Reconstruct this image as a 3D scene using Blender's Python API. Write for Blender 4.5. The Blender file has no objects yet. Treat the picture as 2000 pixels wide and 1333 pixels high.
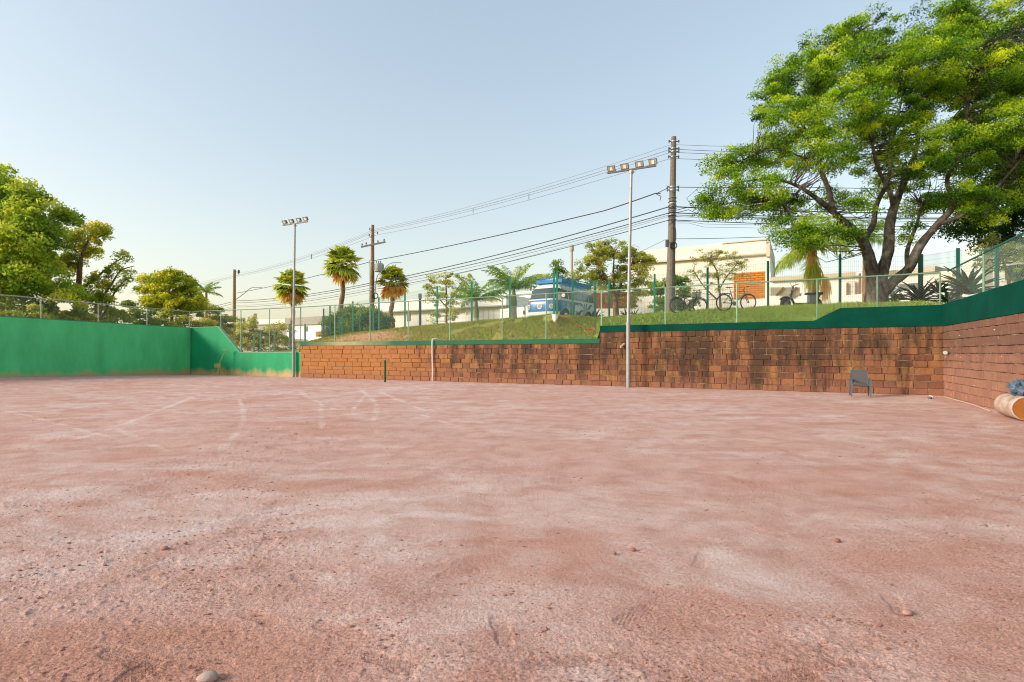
import bpy, math, random
import numpy as np
from mathutils import Vector, Matrix
random.seed(7); RS = np.random.RandomState(11)
SC = bpy.context.scene; COL = SC.collection
# ---------------------------------------------------------------- camera, sky, sun, exposure
F, H, CZ = 1050.0, 690.0, 1.4
cam = bpy.data.cameras.new('camera'); cam.lens = 36*F/2000; cam.sensor_width = 36
cam.shift_y = 23.5/2000; cam.clip_end = 3000; cam.clip_start = .05
co = bpy.data.objects.new('camera', cam); COL.objects.link(co); co.location = (0, 0, CZ)
co.rotation_euler = (math.pi/2, 0, 0); SC.camera = co
SUN_EL = math.radians(21); SUN_AZ = math.atan2(-.955, -.30)
w = bpy.data.worlds.new('World'); SC.world = w; w.use_nodes = True
wn = w.node_tree.nodes; sky = wn.new('ShaderNodeTexSky'); sky.sky_type = 'NISHITA'; sky.sun_disc = False
sky.sun_elevation = SUN_EL; sky.sun_rotation = SUN_AZ
sky.air_density = 1.3; sky.dust_density = 2.5; sky.ozone_density = 0.0; sky.altitude = 200
gm = wn.new('ShaderNodeGamma'); gm.inputs[1].default_value = .55
hs = wn.new('ShaderNodeHueSaturation'); hs.inputs['Saturation'].default_value = 1.2
tn = wn.new('ShaderNodeMix'); tn.data_type = 'RGBA'; tn.blend_type = 'MULTIPLY'; tn.inputs[0].default_value = 1; tn.inputs[7].default_value = (.965, .955, .95, 1)
for a_, b_ in ((sky.outputs[0], gm.inputs[0]), (gm.outputs[0], hs.inputs['Color']), (hs.outputs[0], tn.inputs[6]), (tn.outputs[2], wn['Background'].inputs[0])): w.node_tree.links.new(a_, b_)
wn['Background'].inputs[1].default_value = .15
sl = bpy.data.lights.new('sun', 'SUN'); sl.energy = 1.5; sl.angle = math.radians(14); sl.color = (1, .88, .72)
so = bpy.data.objects.new('sun', sl); COL.objects.link(so)
sdir = Vector((math.sin(SUN_AZ)*math.cos(SUN_EL), math.cos(SUN_AZ)*math.cos(SUN_EL), math.sin(SUN_EL)))
so.rotation_euler = sdir.to_track_quat('Z', 'Y').to_euler(); so.location = sdir*100
SC.view_settings.view_transform = 'Standard'; SC.view_settings.look = 'None'
SC.view_settings.gamma = 1; SC.view_settings.use_curve_mapping = False; SC.view_settings.exposure = 1.62
SC.cycles.filter_width = 1.1
# ---------------------------------------------------------------- helpers
def V(*a): return np.array(a, float)
def P(px, py, Y): return (Y*(px-1000)/F, Y, CZ+(H-py)*Y/F)
def tagset(o, label=None, cat=None, group=None, kind=None):
    if label: o['label'] = label
    if cat: o['category'] = cat
    if group: o['group'] = group
    if kind: o['kind'] = kind
    return o
XF = {}
def thing(name, label, cat, loc=(0, 0, 0), rz=0, group=None, rot=None):
    o = bpy.data.objects.new(name, None); COL.objects.link(o); o.location = loc
    o.rotation_euler = rot if rot else (0, 0, rz); o.empty_display_size = .2
    tagset(o, label, cat, group)
    XF[o.name] = (Matrix.Translation(loc) @ o.rotation_euler.to_matrix().to_4x4()).inverted()
    return o
def mesh_np(name, verts, faces_flat, loop_tot, mats, midx=None, smooth=False, attrs=None):
    me = bpy.data.meshes.new(name); verts = np.asarray(verts, np.float32)
    ff = np.asarray(faces_flat, np.int32).ravel(); lt = np.asarray(loop_tot, np.int32)
    me.vertices.add(len(verts)); me.vertices.foreach_set('co', verts.ravel())
    me.loops.add(len(ff)); me.loops.foreach_set('vertex_index', ff)
    me.polygons.add(len(lt)); ls = np.zeros(len(lt), np.int32); ls[1:] = np.cumsum(lt)[:-1]
    me.polygons.foreach_set('loop_start', ls); me.polygons.foreach_set('loop_total', lt)
    for m in mats: me.materials.append(m)
    if midx is not None: me.polygons.foreach_set('material_index', np.asarray(midx, np.int32))
    me.polygons.foreach_set('use_smooth', np.full(len(lt), bool(smooth)))
    if attrs:
        for k, v in attrs.items():
            a = me.attributes.new(k, 'FLOAT', 'POINT'); a.data.foreach_set('value', np.asarray(v, np.float32))
    me.update(calc_edges=True); me.validate()
    return me
def link(name, me, parent=None, world=True):
    o = bpy.data.objects.new(name, me); COL.objects.link(o)
    if parent is not None:
        o.parent = parent
        if world and parent.name in XF:
            M = XF[parent.name]
            me.transform(M)
    return o
class MB:
    def __init__(s): s.v = []; s.f = []; s.m = []; s.cm = 0
    def mat(s, i): s.cm = i; return s
    def add(s, vs, fs):
        b = len(s.v); s.v += [tuple(map(float, v)) for v in vs]
        for f in fs: s.f.append([b+i for i in f]); s.m.append(s.cm)
        return s
    def hexa(s, b4, t4):
        return s.add(list(b4)+list(t4), [(3, 2, 1, 0), (4, 5, 6, 7), (0, 1, 5, 4), (1, 2, 6, 5), (2, 3, 7, 6), (3, 0, 4, 7)])
    def box(s, x0, x1, y0, y1, z0, z1, M=None):
        c = [(x0, y0, z0), (x1, y0, z0), (x1, y1, z0), (x0, y1, z0), (x0, y0, z1), (x1, y0, z1), (x1, y1, z1), (x0, y1, z1)]
        if M is not None: c = [tuple(M @ Vector(p)) for p in c]
        return s.hexa(c[:4], c[4:])
    def bar(s, p, q, wd, hg=None, up=(0, 0, 1)):
        p, q = V(*p), V(*q); hg = hg or wd; d = (q-p)/max(1e-9, np.linalg.norm(q-p)); u = V(*up)
        if abs(d@u) > .95: u = V(1, 0, 0)
        a = np.cross(d, u); a /= np.linalg.norm(a); b = np.cross(a, d)
        c = lambda o: [o-a*wd/2-b*hg/2, o+a*wd/2-b*hg/2, o+a*wd/2+b*hg/2, o-a*wd/2+b*hg/2]
        return s.hexa(c(p), c(q))
    def tube(s, pts, rs, n=8, cap=True):
        pts = [V(*p) for p in pts]
        if not hasattr(rs, '__len__'): rs = [rs]*len(pts)
        b = len(s.v); pa = None
        for i, p in enumerate(pts):
            d = pts[min(i+1, len(pts)-1)]-pts[max(i-1, 0)]; d = d/max(1e-9, np.linalg.norm(d))
            if pa is None:
                u = V(0, 0, 1) if abs(d[2]) < .9 else V(1, 0, 0); pa = np.cross(d, u)
            a = pa-d*(pa@d); a /= max(1e-9, np.linalg.norm(a)); pa = a; c = np.cross(d, a)
            for k in range(n):
                t = 2*math.pi*k/n; s.v.append(tuple(p+rs[i]*(a*math.cos(t)+c*math.sin(t))))
        for i in range(len(pts)-1):
            for k in range(n):
                s.f.append([b+i*n+k, b+i*n+(k+1) % n, b+(i+1)*n+(k+1) % n, b+(i+1)*n+k]); s.m.append(s.cm)
        if cap:
            s.f.append([b+k for k in range(n)][::-1]); s.m.append(s.cm)
            s.f.append([b+(len(pts)-1)*n+k for k in range(n)]); s.m.append(s.cm)
        return s
    def disc(s, c, nrm, r, th=.01, n=16):
        c = V(*c); nrm = V(*nrm)/np.linalg.norm(nrm); return s.tube([c-nrm*th/2, c+nrm*th/2], r, n)
    def torus(s, c, nrm, R, r, n=28, k=6):
        c = V(*c); nrm = V(*nrm)/np.linalg.norm(nrm); u = V(0, 0, 1) if abs(nrm[2]) < .9 else V(1, 0, 0)
        a = np.cross(nrm, u); a /= np.linalg.norm(a); e = np.cross(nrm, a); b = len(s.v)
        for i in range(n):
            t = 2*math.pi*i/n; d = a*math.cos(t)+e*math.sin(t)
            for j in range(k):
                q = 2*math.pi*j/k; s.v.append(tuple(c+d*(R+r*math.cos(q))+nrm*r*math.sin(q)))
        for i in range(n):
            for j in range(k):
                s.f.append([b+i*k+j, b+i*k+(j+1) % k, b+((i+1) % n)*k+(j+1) % k, b+((i+1) % n)*k+j]); s.m.append(s.cm)
        return s
    def mesh(s, name, mats, smooth=False):
        if not isinstance(mats, (list, tuple)): mats = [mats]
        return mesh_np(name, s.v, [i for f in s.f for i in f], [len(f) for f in s.f], mats, s.m, smooth)
    def build(s, name, mats, parent=None, world=True, smooth=False):
        return link(name, s.mesh(name, mats, smooth), parent, world)
def copy_thing(root, loc, rz, label, group=None):
    r = root.copy(); COL.objects.link(r); r.location = loc; r.rotation_euler = (0, 0, rz); r['label'] = label
    if group: r['group'] = group
    for ch in list(root.children):
        c = ch.copy(); COL.objects.link(c); c.parent = r
        for g in ch.children:
            d = g.copy(); COL.objects.link(d); d.parent = c
    return r
# ---------------------------------------------------------------- materials
def srgb(r, g, b):
    f = lambda c: (c/255/12.92 if c/255 <= .04045 else ((c/255+.055)/1.055)**2.4)
    return (f(r), f(g), f(b), 1)
class NT:
    def __init__(s, name, rough=.8, spec=.3):
        s.m = bpy.data.materials.new(name); s.m.use_nodes = True; s.t = s.m.node_tree; s.n = s.t.nodes
        s.b = s.n['Principled BSDF']; s.b.inputs['Roughness'].default_value = rough
        s.b.inputs['Specular IOR Level'].default_value = spec
    def new(s, k, **kw):
        x = s.n.new(k)
        for a, b in kw.items(): setattr(x, a, b)
        return x
    def ln(s, a, b): s.t.links.new(a, b)
    def put(s, sock, v):
        if hasattr(v, 'is_output') or isinstance(v, bpy.types.NodeSocket): s.ln(v, sock)
        else: sock.default_value = v
    def pos(s): return s.new('ShaderNodeNewGeometry').outputs['Position']
    def obj(s): return s.new('ShaderNodeTexCoord').outputs['Object']
    def rnd(s): return s.new('ShaderNodeObjectInfo').outputs['Random']
    def attr(s, a): return s.new('ShaderNodeAttribute', attribute_name=a).outputs['Fac']
    def mapv(s, v, scale=(1, 1, 1), loc=(0, 0, 0), rot=(0, 0, 0)):
        x = s.new('ShaderNodeMapping'); x.inputs['Scale'].default_value = scale; x.inputs['Location'].default_value = loc
        x.inputs['Rotation'].default_value = rot; s.ln(v, x.inputs[0]); return x.outputs[0]
    def noise(s, v, scale=5, det=4, rough=.55, dist=0):
        x = s.new('ShaderNodeTexNoise'); x.inputs['Scale'].default_value = scale; x.inputs['Detail'].default_value = det
        x.inputs['Roughness'].default_value = rough; x.inputs['Distortion'].default_value = dist
        if v is not None: s.ln(v, x.inputs['Vector'])
        return x.outputs[0]
    def ramp(s, f, pts):
        x = s.new('ShaderNodeValToRGB'); e = x.color_ramp.elements
        while len(e) > len(pts): e.remove(e[-1])
        while len(e) < len(pts): e.new(.5)
        for el, (p, c) in zip(e, pts):
            el.position = p; el.color = c if hasattr(c, '__len__') else (c, c, c, 1)
        s.ln(f, x.inputs[0]); return x.outputs[0]
    def mix(s, f, a, b, mode='MIX'):
        x = s.new('ShaderNodeMix', data_type='RGBA', blend_type=mode); s.put(x.inputs[0], f); s.put(x.inputs[6], a); s.put(x.inputs[7], b)
        return x.outputs[2]
    def math(s, op, a, b=0, clamp=False):
        x = s.new('ShaderNodeMath', operation=op, use_clamp=clamp); s.put(x.inputs[0], a); s.put(x.inputs[1], b); return x.outputs[0]
    def dot(s, v, d):
        x = s.new('ShaderNodeVectorMath', operation='DOT_PRODUCT'); s.ln(v, x.inputs[0]); x.inputs[1].default_value = d; return x.outputs['Value']
    def mr(s, v, a, b, c=0, d=1):
        x = s.new('ShaderNodeMapRange'); s.put(x.inputs[0], v)
        for i, q in enumerate((a, b, c, d)): x.inputs[i+1].default_value = q
        return x.outputs[0]
    def sep(s, v):
        x = s.new('ShaderNodeSeparateXYZ'); s.ln(v, x.inputs[0]); return x.outputs
    def color(s, c): s.put(s.b.inputs['Base Color'], c); return s
    def bump(s, h, dist=.01, st=1.0):
        x = s.new('ShaderNodeBump'); x.inputs['Strength'].default_value = st; x.inputs['Distance'].default_value = dist
        s.ln(h, x.inputs['Height']); s.ln(x.outputs[0], s.b.inputs['Normal']); return s
def paint(name, c, rough=.7, var=.25, sc=3.0, bump=0, metal=0, coord='pos', spec=.3, dirt=None):
    t = NT(name, rough, spec); p = t.pos() if coord == 'pos' else t.obj(); c = tuple(c)[:3]
    n = t.noise(p, sc, 6, .6); n2 = t.noise(p, sc*9, 3, .6)
    f = t.math('ADD', t.math('MULTIPLY', n, .7), t.math('MULTIPLY', n2, .3))
    lo = tuple(x*(1-var) for x in c)+(1,); hi = tuple(min(1, x*(1+var)) for x in c)+(1,)
    k = t.ramp(f, [(.3, lo), (.7, hi)])
    if dirt:
        k = t.mix(t.math('MULTIPLY', t.mr(n, .5, .75), .6), k, tuple(dirt[:3])+(1,))
    t.color(k); t.b.inputs['Metallic'].default_value = metal
    if bump: t.bump(t.noise(p, sc*12, 4, .6), bump)
    return t.m
M = {}
A = V(14.2, 17.7); D = V(-.89222, .45161); E_ = V(-.45161, -.89222); NB = V(.45161, .89222)   # wall corner, wall direction, court direction, behind
UL, US = 29.62, 11.7                                    # length of the stone wall, where it steps
def uw(px, O=A, d=D):                                   # distance along a ground line where a ray of the picture meets it
    r = (px-1000)/F; return (O[0]-r*O[1])/(r*d[1]-d[0])
UC = uw(372); C2 = A+UC*D
A3 = (A[0], A[1], 0)
def smooth(a, b, x): t = np.clip((x-a)/(b-a), 0, 1); return t*t*(3-2*t)
# value noise
_H = RS.rand(512, 512)
def vn(x, y):
    xi = np.floor(x).astype(int); yi = np.floor(y).astype(int); fx = x-xi; fy = y-yi
    fx = fx*fx*(3-2*fx); fy = fy*fy*(3-2*fy); g = lambda i, j: _H[(xi+i) % 512, (yi+j) % 512]
    return (g(0, 0)*(1-fx)+g(1, 0)*fx)*(1-fy)+(g(0, 1)*(1-fx)+g(1, 1)*fx)*fy
def fbm(x, y, o=4, g=.5):
    s = 0; a = 1; t = 0
    for i in range(o): s = s+a*vn(x*2**i+i*17.3, y*2**i+i*31.7); t += a; a *= g
    return s/t

def clay_mat():
    t = NT('clay', .95, .1); p = t.pos()
    dust = t.attr('dust'); red_and_glow = t.attr('red')  # 'red' holds reddish stains plus the glow painted near the left walls
    n1 = t.noise(t.mapv(p, (1, 1, .2)), 2.2, 8, .62, .6); n2 = t.noise(p, 26, 6, .65); n3 = t.noise(p, 120, 3, .6)
    base = t.ramp(n1, [(.3, (.51, .29, .232, 1)), (.5, (.60, .372, .315, 1)), (.7, (.67, .44, .385, 1))])
    base = t.mix(t.math('MULTIPLY', t.mr(n2, .52, .72), .45), base, (.48, .28, .215, 1))
    n4 = t.noise(p, 75, 4, .7)
    d = t.math('ADD', dust, t.math('MULTIPLY', t.math('SUBTRACT', n2, .5), 1.9)); d = t.math('ADD', d, t.math('MULTIPLY', t.math('SUBTRACT', n4, .5), 1.3))
    d = t.math('ADD', d, t.math('MULTIPLY', t.math('SUBTRACT', n1, .5), .8))
    base = t.mix(t.mr(d, .15, 1.25, 0, .75), base, (.74, .61, .57, 1))
    base = t.mix(t.math('MULTIPLY', red_and_glow, .6), base, (.50, .22, .14, 1))
    base = t.mix(t.math('MULTIPLY', t.mr(n4, .57, .68), .5), base, (.34, .165, .12, 1))
    base = t.mix(t.math('MULTIPLY', t.mr(n3, .6, .8), .3), base, (.36, .18, .13, 1))
    t.color(base)
    h = t.math('ADD', t.math('MULTIPLY', n2, .5), t.math('MULTIPLY', n3, .25)); h = t.math('ADD', h, t.math('MULTIPLY', t.mr(n4, .5, .72), .35)); t.bump(h, .02, 1.0)
    return t.m
M['clay'] = clay_mat()
def grass_mat(name, blades=False):
    t = NT(name, .9, .15); p = t.pos(); bare = t.attr('bare'); dry = t.attr('dry')
    n1 = t.noise(p, .9, 6, .65); n2 = t.noise(p, 8, 5, .65)
    k = t.ramp(n2, [(.32, (.08, .15, .025, 1)), (.52, (.20, .31, .05, 1)), (.7, (.36, .43, .09, 1))])
    k2 = t.ramp(n2, [(.3, (.22, .20, .04, 1)), (.6, (.40, .36, .08, 1)), (.8, (.50, .38, .13, 1))])
    k = t.mix(t.math('ADD', dry, t.math('MULTIPLY', t.math('SUBTRACT', n1, .5), 1.6), True), k, k2)
    if not blades:
        br = t.math('ADD', bare, t.math('MULTIPLY', t.math('SUBTRACT', n1, .5), 1.1), True)
        k = t.mix(t.mr(br, .3, .75), k, (.66, .36, .19, 1))
        t.bump(n2, .16, 1.0)
    t.color(k); return t.m
M['grass'] = grass_mat('grass_bank'); M['blade'] = grass_mat('grass_blades', True)
def brick_mat(name, pink=0.0):
    t = NT(name, .9, .15); p = t.pos(); r = t.rnd(); z = t.sep(p)[2]
    u = t.dot(p, (D[0], D[1], 0)); u = t.math('SUBTRACT', u, float(A@D))
    n0 = t.noise(p, 1.1, 5, .6); n1 = t.noise(p, 14, 6, .7); n2 = t.noise(p, 60, 4, .6)
    a = t.ramp(r, [(0, (.135, .065, .042, 1)), (.25, (.19, .085, .053, 1)), (.5, (.235, .11, .062, 1)), (.75, (.27, .135, .065, 1)), (.9, (.32, .17, .075, 1)), (1, (.16, .085, .06, 1))])
    if pink: a = t.mix(pink, a, (.36, .20, .16, 1))
    else:
        a = t.mix(t.math('MULTIPLY', t.mr(u, 18, 24), .75), a, (.42, .19, .065, 1))
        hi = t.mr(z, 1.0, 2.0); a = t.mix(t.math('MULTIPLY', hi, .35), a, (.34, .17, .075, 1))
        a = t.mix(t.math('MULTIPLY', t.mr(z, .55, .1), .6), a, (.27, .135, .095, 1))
    a = t.mix(t.mr(n1, .35, .75, 0, .5), a, (.60, .40, .28, 1), 'OVERLAY')
    a = t.mix(t.math('MULTIPLY', t.mr(n2, .55, .75), .3), a, (.2, .09, .06, 1))
    sv = t.new('ShaderNodeCombineXYZ'); t.ln(u, sv.inputs[0]); t.ln(t.math('MULTIPLY', z, .16), sv.inputs[1])
    st = t.noise(sv.outputs[0], 1.5, 6, .62, .4); st2 = t.noise(sv.outputs[0], 5.5, 5, .7)
    s = t.math('ADD', t.math('MULTIPLY', st, .62), t.math('MULTIPLY', st2, .38))
    s = t.math('ADD', s, t.math('MULTIPLY', t.math('SUBTRACT', n0, .5), .25))
    if pink: amt = t.mr(z, .2, 2.4, .0, .12); amt2 = .5
    else:
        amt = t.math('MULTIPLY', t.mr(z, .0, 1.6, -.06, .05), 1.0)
        amt = t.math('ADD', amt, t.mr(u, 19, 24, 0, -.25))
        amt = t.math('ADD', amt, t.math('MULTIPLY', t.math('SUBTRACT', 1, t.math('DIVIDE', t.math('ABSOLUTE', t.math('SUBTRACT', u, 6.5)), 7), True), .05))
        amt2 = .78
    s = t.math('ADD', s, amt)
    a = t.mix(t.math('MULTIPLY', t.mr(s, .47, .60), amt2), a, (.035, .028, .022, 1))
    if pink:
        w_ = t.noise(p, 3.1, 7, .75); a = t.mix(t.math('MULTIPLY', t.mr(w_, .60, .72), .45), a, (.55, .47, .38, 1))
    t.color(a); t.bump(t.math('ADD', n1, t.math('MULTIPLY', n2, .4)), .035, .8)
    return t.m
M['brick'] = brick_mat('sandstone_block'); M['brick2'] = brick_mat('pink_sandstone_block', .7)
def mortar_mat():
    t = NT('mortar', .95, .1); p = t.pos(); n = t.noise(p, 2.5, 7, .7); z = t.sep(p)[2]
    a = t.ramp(n, [(.38, (.03, .022, .018, 1)), (.48, (.12, .075, .05, 1)), (.60, (.36, .27, .19, 1))])
    a = t.mix(t.mr(z, 1.4, .3, 0, .55), a, (.34, .22, .15, 1)); t.color(a); t.bump(t.noise(p, 50, 4), .01)
    return t.m
M['mortar'] = mortar_mat()
def green_mat(name, c, faded=False):
    t = NT(name, .65, .3); p = t.pos(); z = t.sep(p)[2]
    n = t.noise(t.mapv(p, (1, 1, .35)), 1.3, 7, .62); n2 = t.noise(p, 18, 5, .7)
    k = t.ramp(n, [(.3, tuple(x*.82 for x in c)+(1,)), (.7, tuple(x*1.15 for x in c)+(1,))])
    k = t.mix(t.math('MULTIPLY', t.mr(n2, .58, .75), .4), k, (.22, .45, .30, 1)); k = t.mix(t.math('MULTIPLY', t.mr(t.noise(t.mapv(p, (1.2, 1.2, .12)), 2.4, 5, .7), .55, .7), .15), k, tuple(x*.6 for x in c)+(1,))
    if faded:
        u = t.math('SUBTRACT', t.dot(p, (D[0], D[1], 0)), float(A@D))
        f = t.math('SUBTRACT', 1.35, t.math('DIVIDE', t.math('ABSOLUTE', t.math('SUBTRACT', u, 26.0)), 2.4), True)
        f = t.math('MULTIPLY', f, t.mr(n, .3, .55, .55, 1)); k = t.mix(t.math('MULTIPLY', f, .8), k, (.36, .34, .17, 1))
    else:
        d = t.math('ADD', t.math('SUBTRACT', .85, t.math('MULTIPLY', z, 1.9)), t.math('MULTIPLY', t.math('SUBTRACT', n, .5), 2.0), True)
        k = t.mix(t.mr(d, .0, .7, 0, .9), k, (.56, .34, .16, 1))
    t.color(k); t.bump(n2, .006); return t.m
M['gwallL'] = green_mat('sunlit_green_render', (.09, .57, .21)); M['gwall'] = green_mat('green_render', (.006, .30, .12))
M['gcap'] = green_mat('green_cap_paint', (.002, .105, .048), True)
def gcap2():
    t = NT('deep_green_cap_paint', .85, .08); p = t.pos(); n = t.noise(p, 1.2, 6, .6); n2 = t.noise(p, 15, 4, .6)
    k = t.ramp(n, [(.3, (.001, .040, .030, 1)), (.7, (.001, .065, .044, 1))]); k = t.mix(t.math('MULTIPLY', t.mr(n2, .62, .8), .2), k, (.03, .22, .15, 1))
    t.color(k); t.bump(n2, .005); return t.m
M['gcap2'] = gcap2()
M['galv'] = paint('galvanised_steel', (.33, .345, .335), .5, .2, 4, metal=.3)
M['railgreen'] = paint('faded_green_rail', (.16, .27, .18), .6, .3, 2); M['palerail'] = paint('pale_rail', (.40, .43, .33), .6, .2, 3)
M['postgreen'] = paint('green_post', (.03, .24, .15), .5, .2, 2); M['postteal'] = paint('dark_teal_post', (.01, .11, .09), .5, .2, 2)
M['postpale'] = paint('pale_green_post', (.25, .42, .28), .6, .25, 3)
M['wire'] = paint('galvanised_wire', (.30, .32, .30), .6, .1, 2); M['wiregreen'] = paint('green_coated_wire', (.04, .17, .12), .6, .1, 2)
M['woodpole'] = paint('weathered_wooden_pole', (.27, .17, .10), .9, .35, 6, .01); M['concpole'] = paint('grey_timber_pole', (.17, .145, .12), .9, .3, 6, .01)
M['cable'] = paint('black_cable', (.03, .032, .04), .6, .1, 2); M['cable2'] = paint('grey_cable', (.16, .18, .22), .6, .1, 2)
M['ceramic'] = paint('insulator', (.12, .12, .13), .4, .2, 8); M['steelgrey'] = paint('grey_transformer', (.42, .44, .43), .5, .15, 6)
M['white'] = paint('white_paint', (.84, .84, .82), .6, .05, 2); M['whitewall'] = paint('white_render', (.83, .82, .80), .8, .05, .8, dirt=(.70, .68, .64))
M['cream'] = paint('cream_render', (.74, .70, .63), .8, .1, .8, dirt=(.6, .54, .46)); M['beige'] = paint('beige_render', (.58, .50, .37), .8, .12, .8)
M['roofgrey'] = paint('grey_roof', (.34, .32, .30), .8, .15, 1.5); M['concgrey'] = paint('grey_concrete', (.42, .38, .33), .85, .18, 2)
M['darkgrey'] = paint('dark_grey_metal', (.10, .105, .11), .5, .2, 4); M['black'] = paint('black_rubber', (.018, .018, .02), .6, .2, 8)
M['glass'] = paint('dark_glass', (.05, .07, .09), .08, .3, 2, spec=.8); M['brown'] = paint('brown_panel', (.32, .15, .06), .7, .2, 4)
M['chrome'] = paint('bright_metal', (.6, .62, .64), .25, .1, 5, metal=.8); M['teal'] = paint('teal_frame_paint', (.01, .13, .13), .35, .2, 4)
M['mint'] = paint('mint_frame_paint', (.10, .42, .36), .35, .2, 4); M['tan'] = paint('tan_leather', (.18, .09, .04), .7, .2, 6)
M['sling'] = paint('grey_woven_sling', (.085, .088, .09), .85, .2, 40, .002); M['chairmetal'] = paint('blue_grey_frame', (.09, .12, .14), .5, .2, 6)
M['orange'] = paint('orange_hose', (.48, .15, .04), .6, .2, 6); M['rope'] = paint('pale_rope', (.55, .40, .33), .9, .2, 20)
M['tarp'] = paint('blue_grey_tarp', (.07, .11, .17), .5, .8, 7, coord='obj'); M['blue'] = paint('blue_rack_paint', (.01, .17, .42), .5, .25, 5)
M['lamp'] = paint('floodlight_glass', (.36, .33, .27), .3, .3, 12)
def pink_roller():
    t = NT('dusty_concrete', .9, .1); p = t.obj(); n = t.noise(p, 4, 7, .7)
    t.color(t.ramp(n, [(.3, (.30, .16, .11, 1)), (.5, (.42, .30, .24, 1)), (.7, (.55, .50, .46, 1))])); t.bump(t.noise(p, 30, 4), .01); return t.m
M['roller'] = pink_roller(); M['rust'] = paint('rusty_end', (.30, .115, .025), .85, .3, 3, .01, coord='obj')
def bark(name, a, b, sc=7):
    t = NT(name, .92, .1); p = t.pos(); n = t.noise(t.mapv(p, (1, 1, .35)), sc, 8, .7); m_ = t.noise(p, sc*.35, 5, .6)
    k = t.ramp(n, [(.35, a+(1,)), (.6, b+(1,))]); k = t.mix(t.math('MULTIPLY', t.mr(m_, .52, .66), .55), k, (.34, .31, .24, 1))
    t.color(k); t.bump(n, .05, .9); return t.m
M['bark'] = bark('mottled_bark', (.035, .03, .024), (.125, .108, .088)); M['bark2'] = bark('brown_bark', (.09, .05, .03), (.24, .15, .09))
M['barkp'] = bark('palm_bark', (.12, .065, .035), (.34, .20, .11), 12)
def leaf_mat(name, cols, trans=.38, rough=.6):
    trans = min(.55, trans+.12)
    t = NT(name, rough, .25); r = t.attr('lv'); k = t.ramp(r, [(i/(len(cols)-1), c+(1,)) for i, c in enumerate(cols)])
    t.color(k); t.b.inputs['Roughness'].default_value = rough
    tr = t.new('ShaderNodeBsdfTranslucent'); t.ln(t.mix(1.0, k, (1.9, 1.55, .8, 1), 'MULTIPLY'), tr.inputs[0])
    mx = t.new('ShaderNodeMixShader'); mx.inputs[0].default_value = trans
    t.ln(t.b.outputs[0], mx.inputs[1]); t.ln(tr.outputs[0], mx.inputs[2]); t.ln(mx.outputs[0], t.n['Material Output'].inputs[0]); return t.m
M['lf_big'] = leaf_mat('feathery_leaf', [(.025, .085, .012), (.12, .28, .018), (.36, .54, .025), (.62, .72, .035)], .42)
M['lf_dark'] = leaf_mat('dark_leaf', [(.01, .035, .008), (.025, .07, .012), (.05, .11, .018)], .25)
M['lf_left'] = leaf_mat('broad_leaf', [(.09, .19, .03), (.24, .38, .05), (.44, .53, .07), (.60, .62, .10)], .4)
M['lf_yel'] = leaf_mat('yellow_green_leaf', [(.14, .22, .03), (.33, .42, .045), (.50, .54, .06), (.62, .58, .08)], .4)
M['lf_olive'] = leaf_mat('olive_leaf', [(.15, .20, .05), (.31, .38, .08), (.47, .51, .12), (.60, .56, .18)], .3)
M['lf_hedge'] = leaf_mat('hedge_leaf', [(.08, .17, .03), (.20, .31, .06), (.34, .43, .09)], .25)
M['lf_mid'] = leaf_mat('mid_green_leaf', [(.07, .15, .02), (.16, .28, .035), (.30, .42, .05)], .35)
M['lf_palm'] = leaf_mat('palm_leaf', [(.14, .24, .04), (.30, .42, .06), (.46, .54, .09), (.62, .56, .16)], .3)
M['lf_dry'] = leaf_mat('dry_frond', [(.50, .33, .10), (.68, .50, .16), (.75, .60, .25)], .3)
M['lf_royal'] = leaf_mat('feather_palm_leaf', [(.08, .19, .04), (.18, .34, .06), (.34, .46, .07), (.56, .54, .10)], .3)
M['lf_agave'] = leaf_mat('agave_leaf', [(.02, .06, .03), (.05, .10, .05)], .1, .5)
M['greenshaft'] = paint('palm_crownshaft', (.17, .19, .05), .6, .4, 3)
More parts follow.
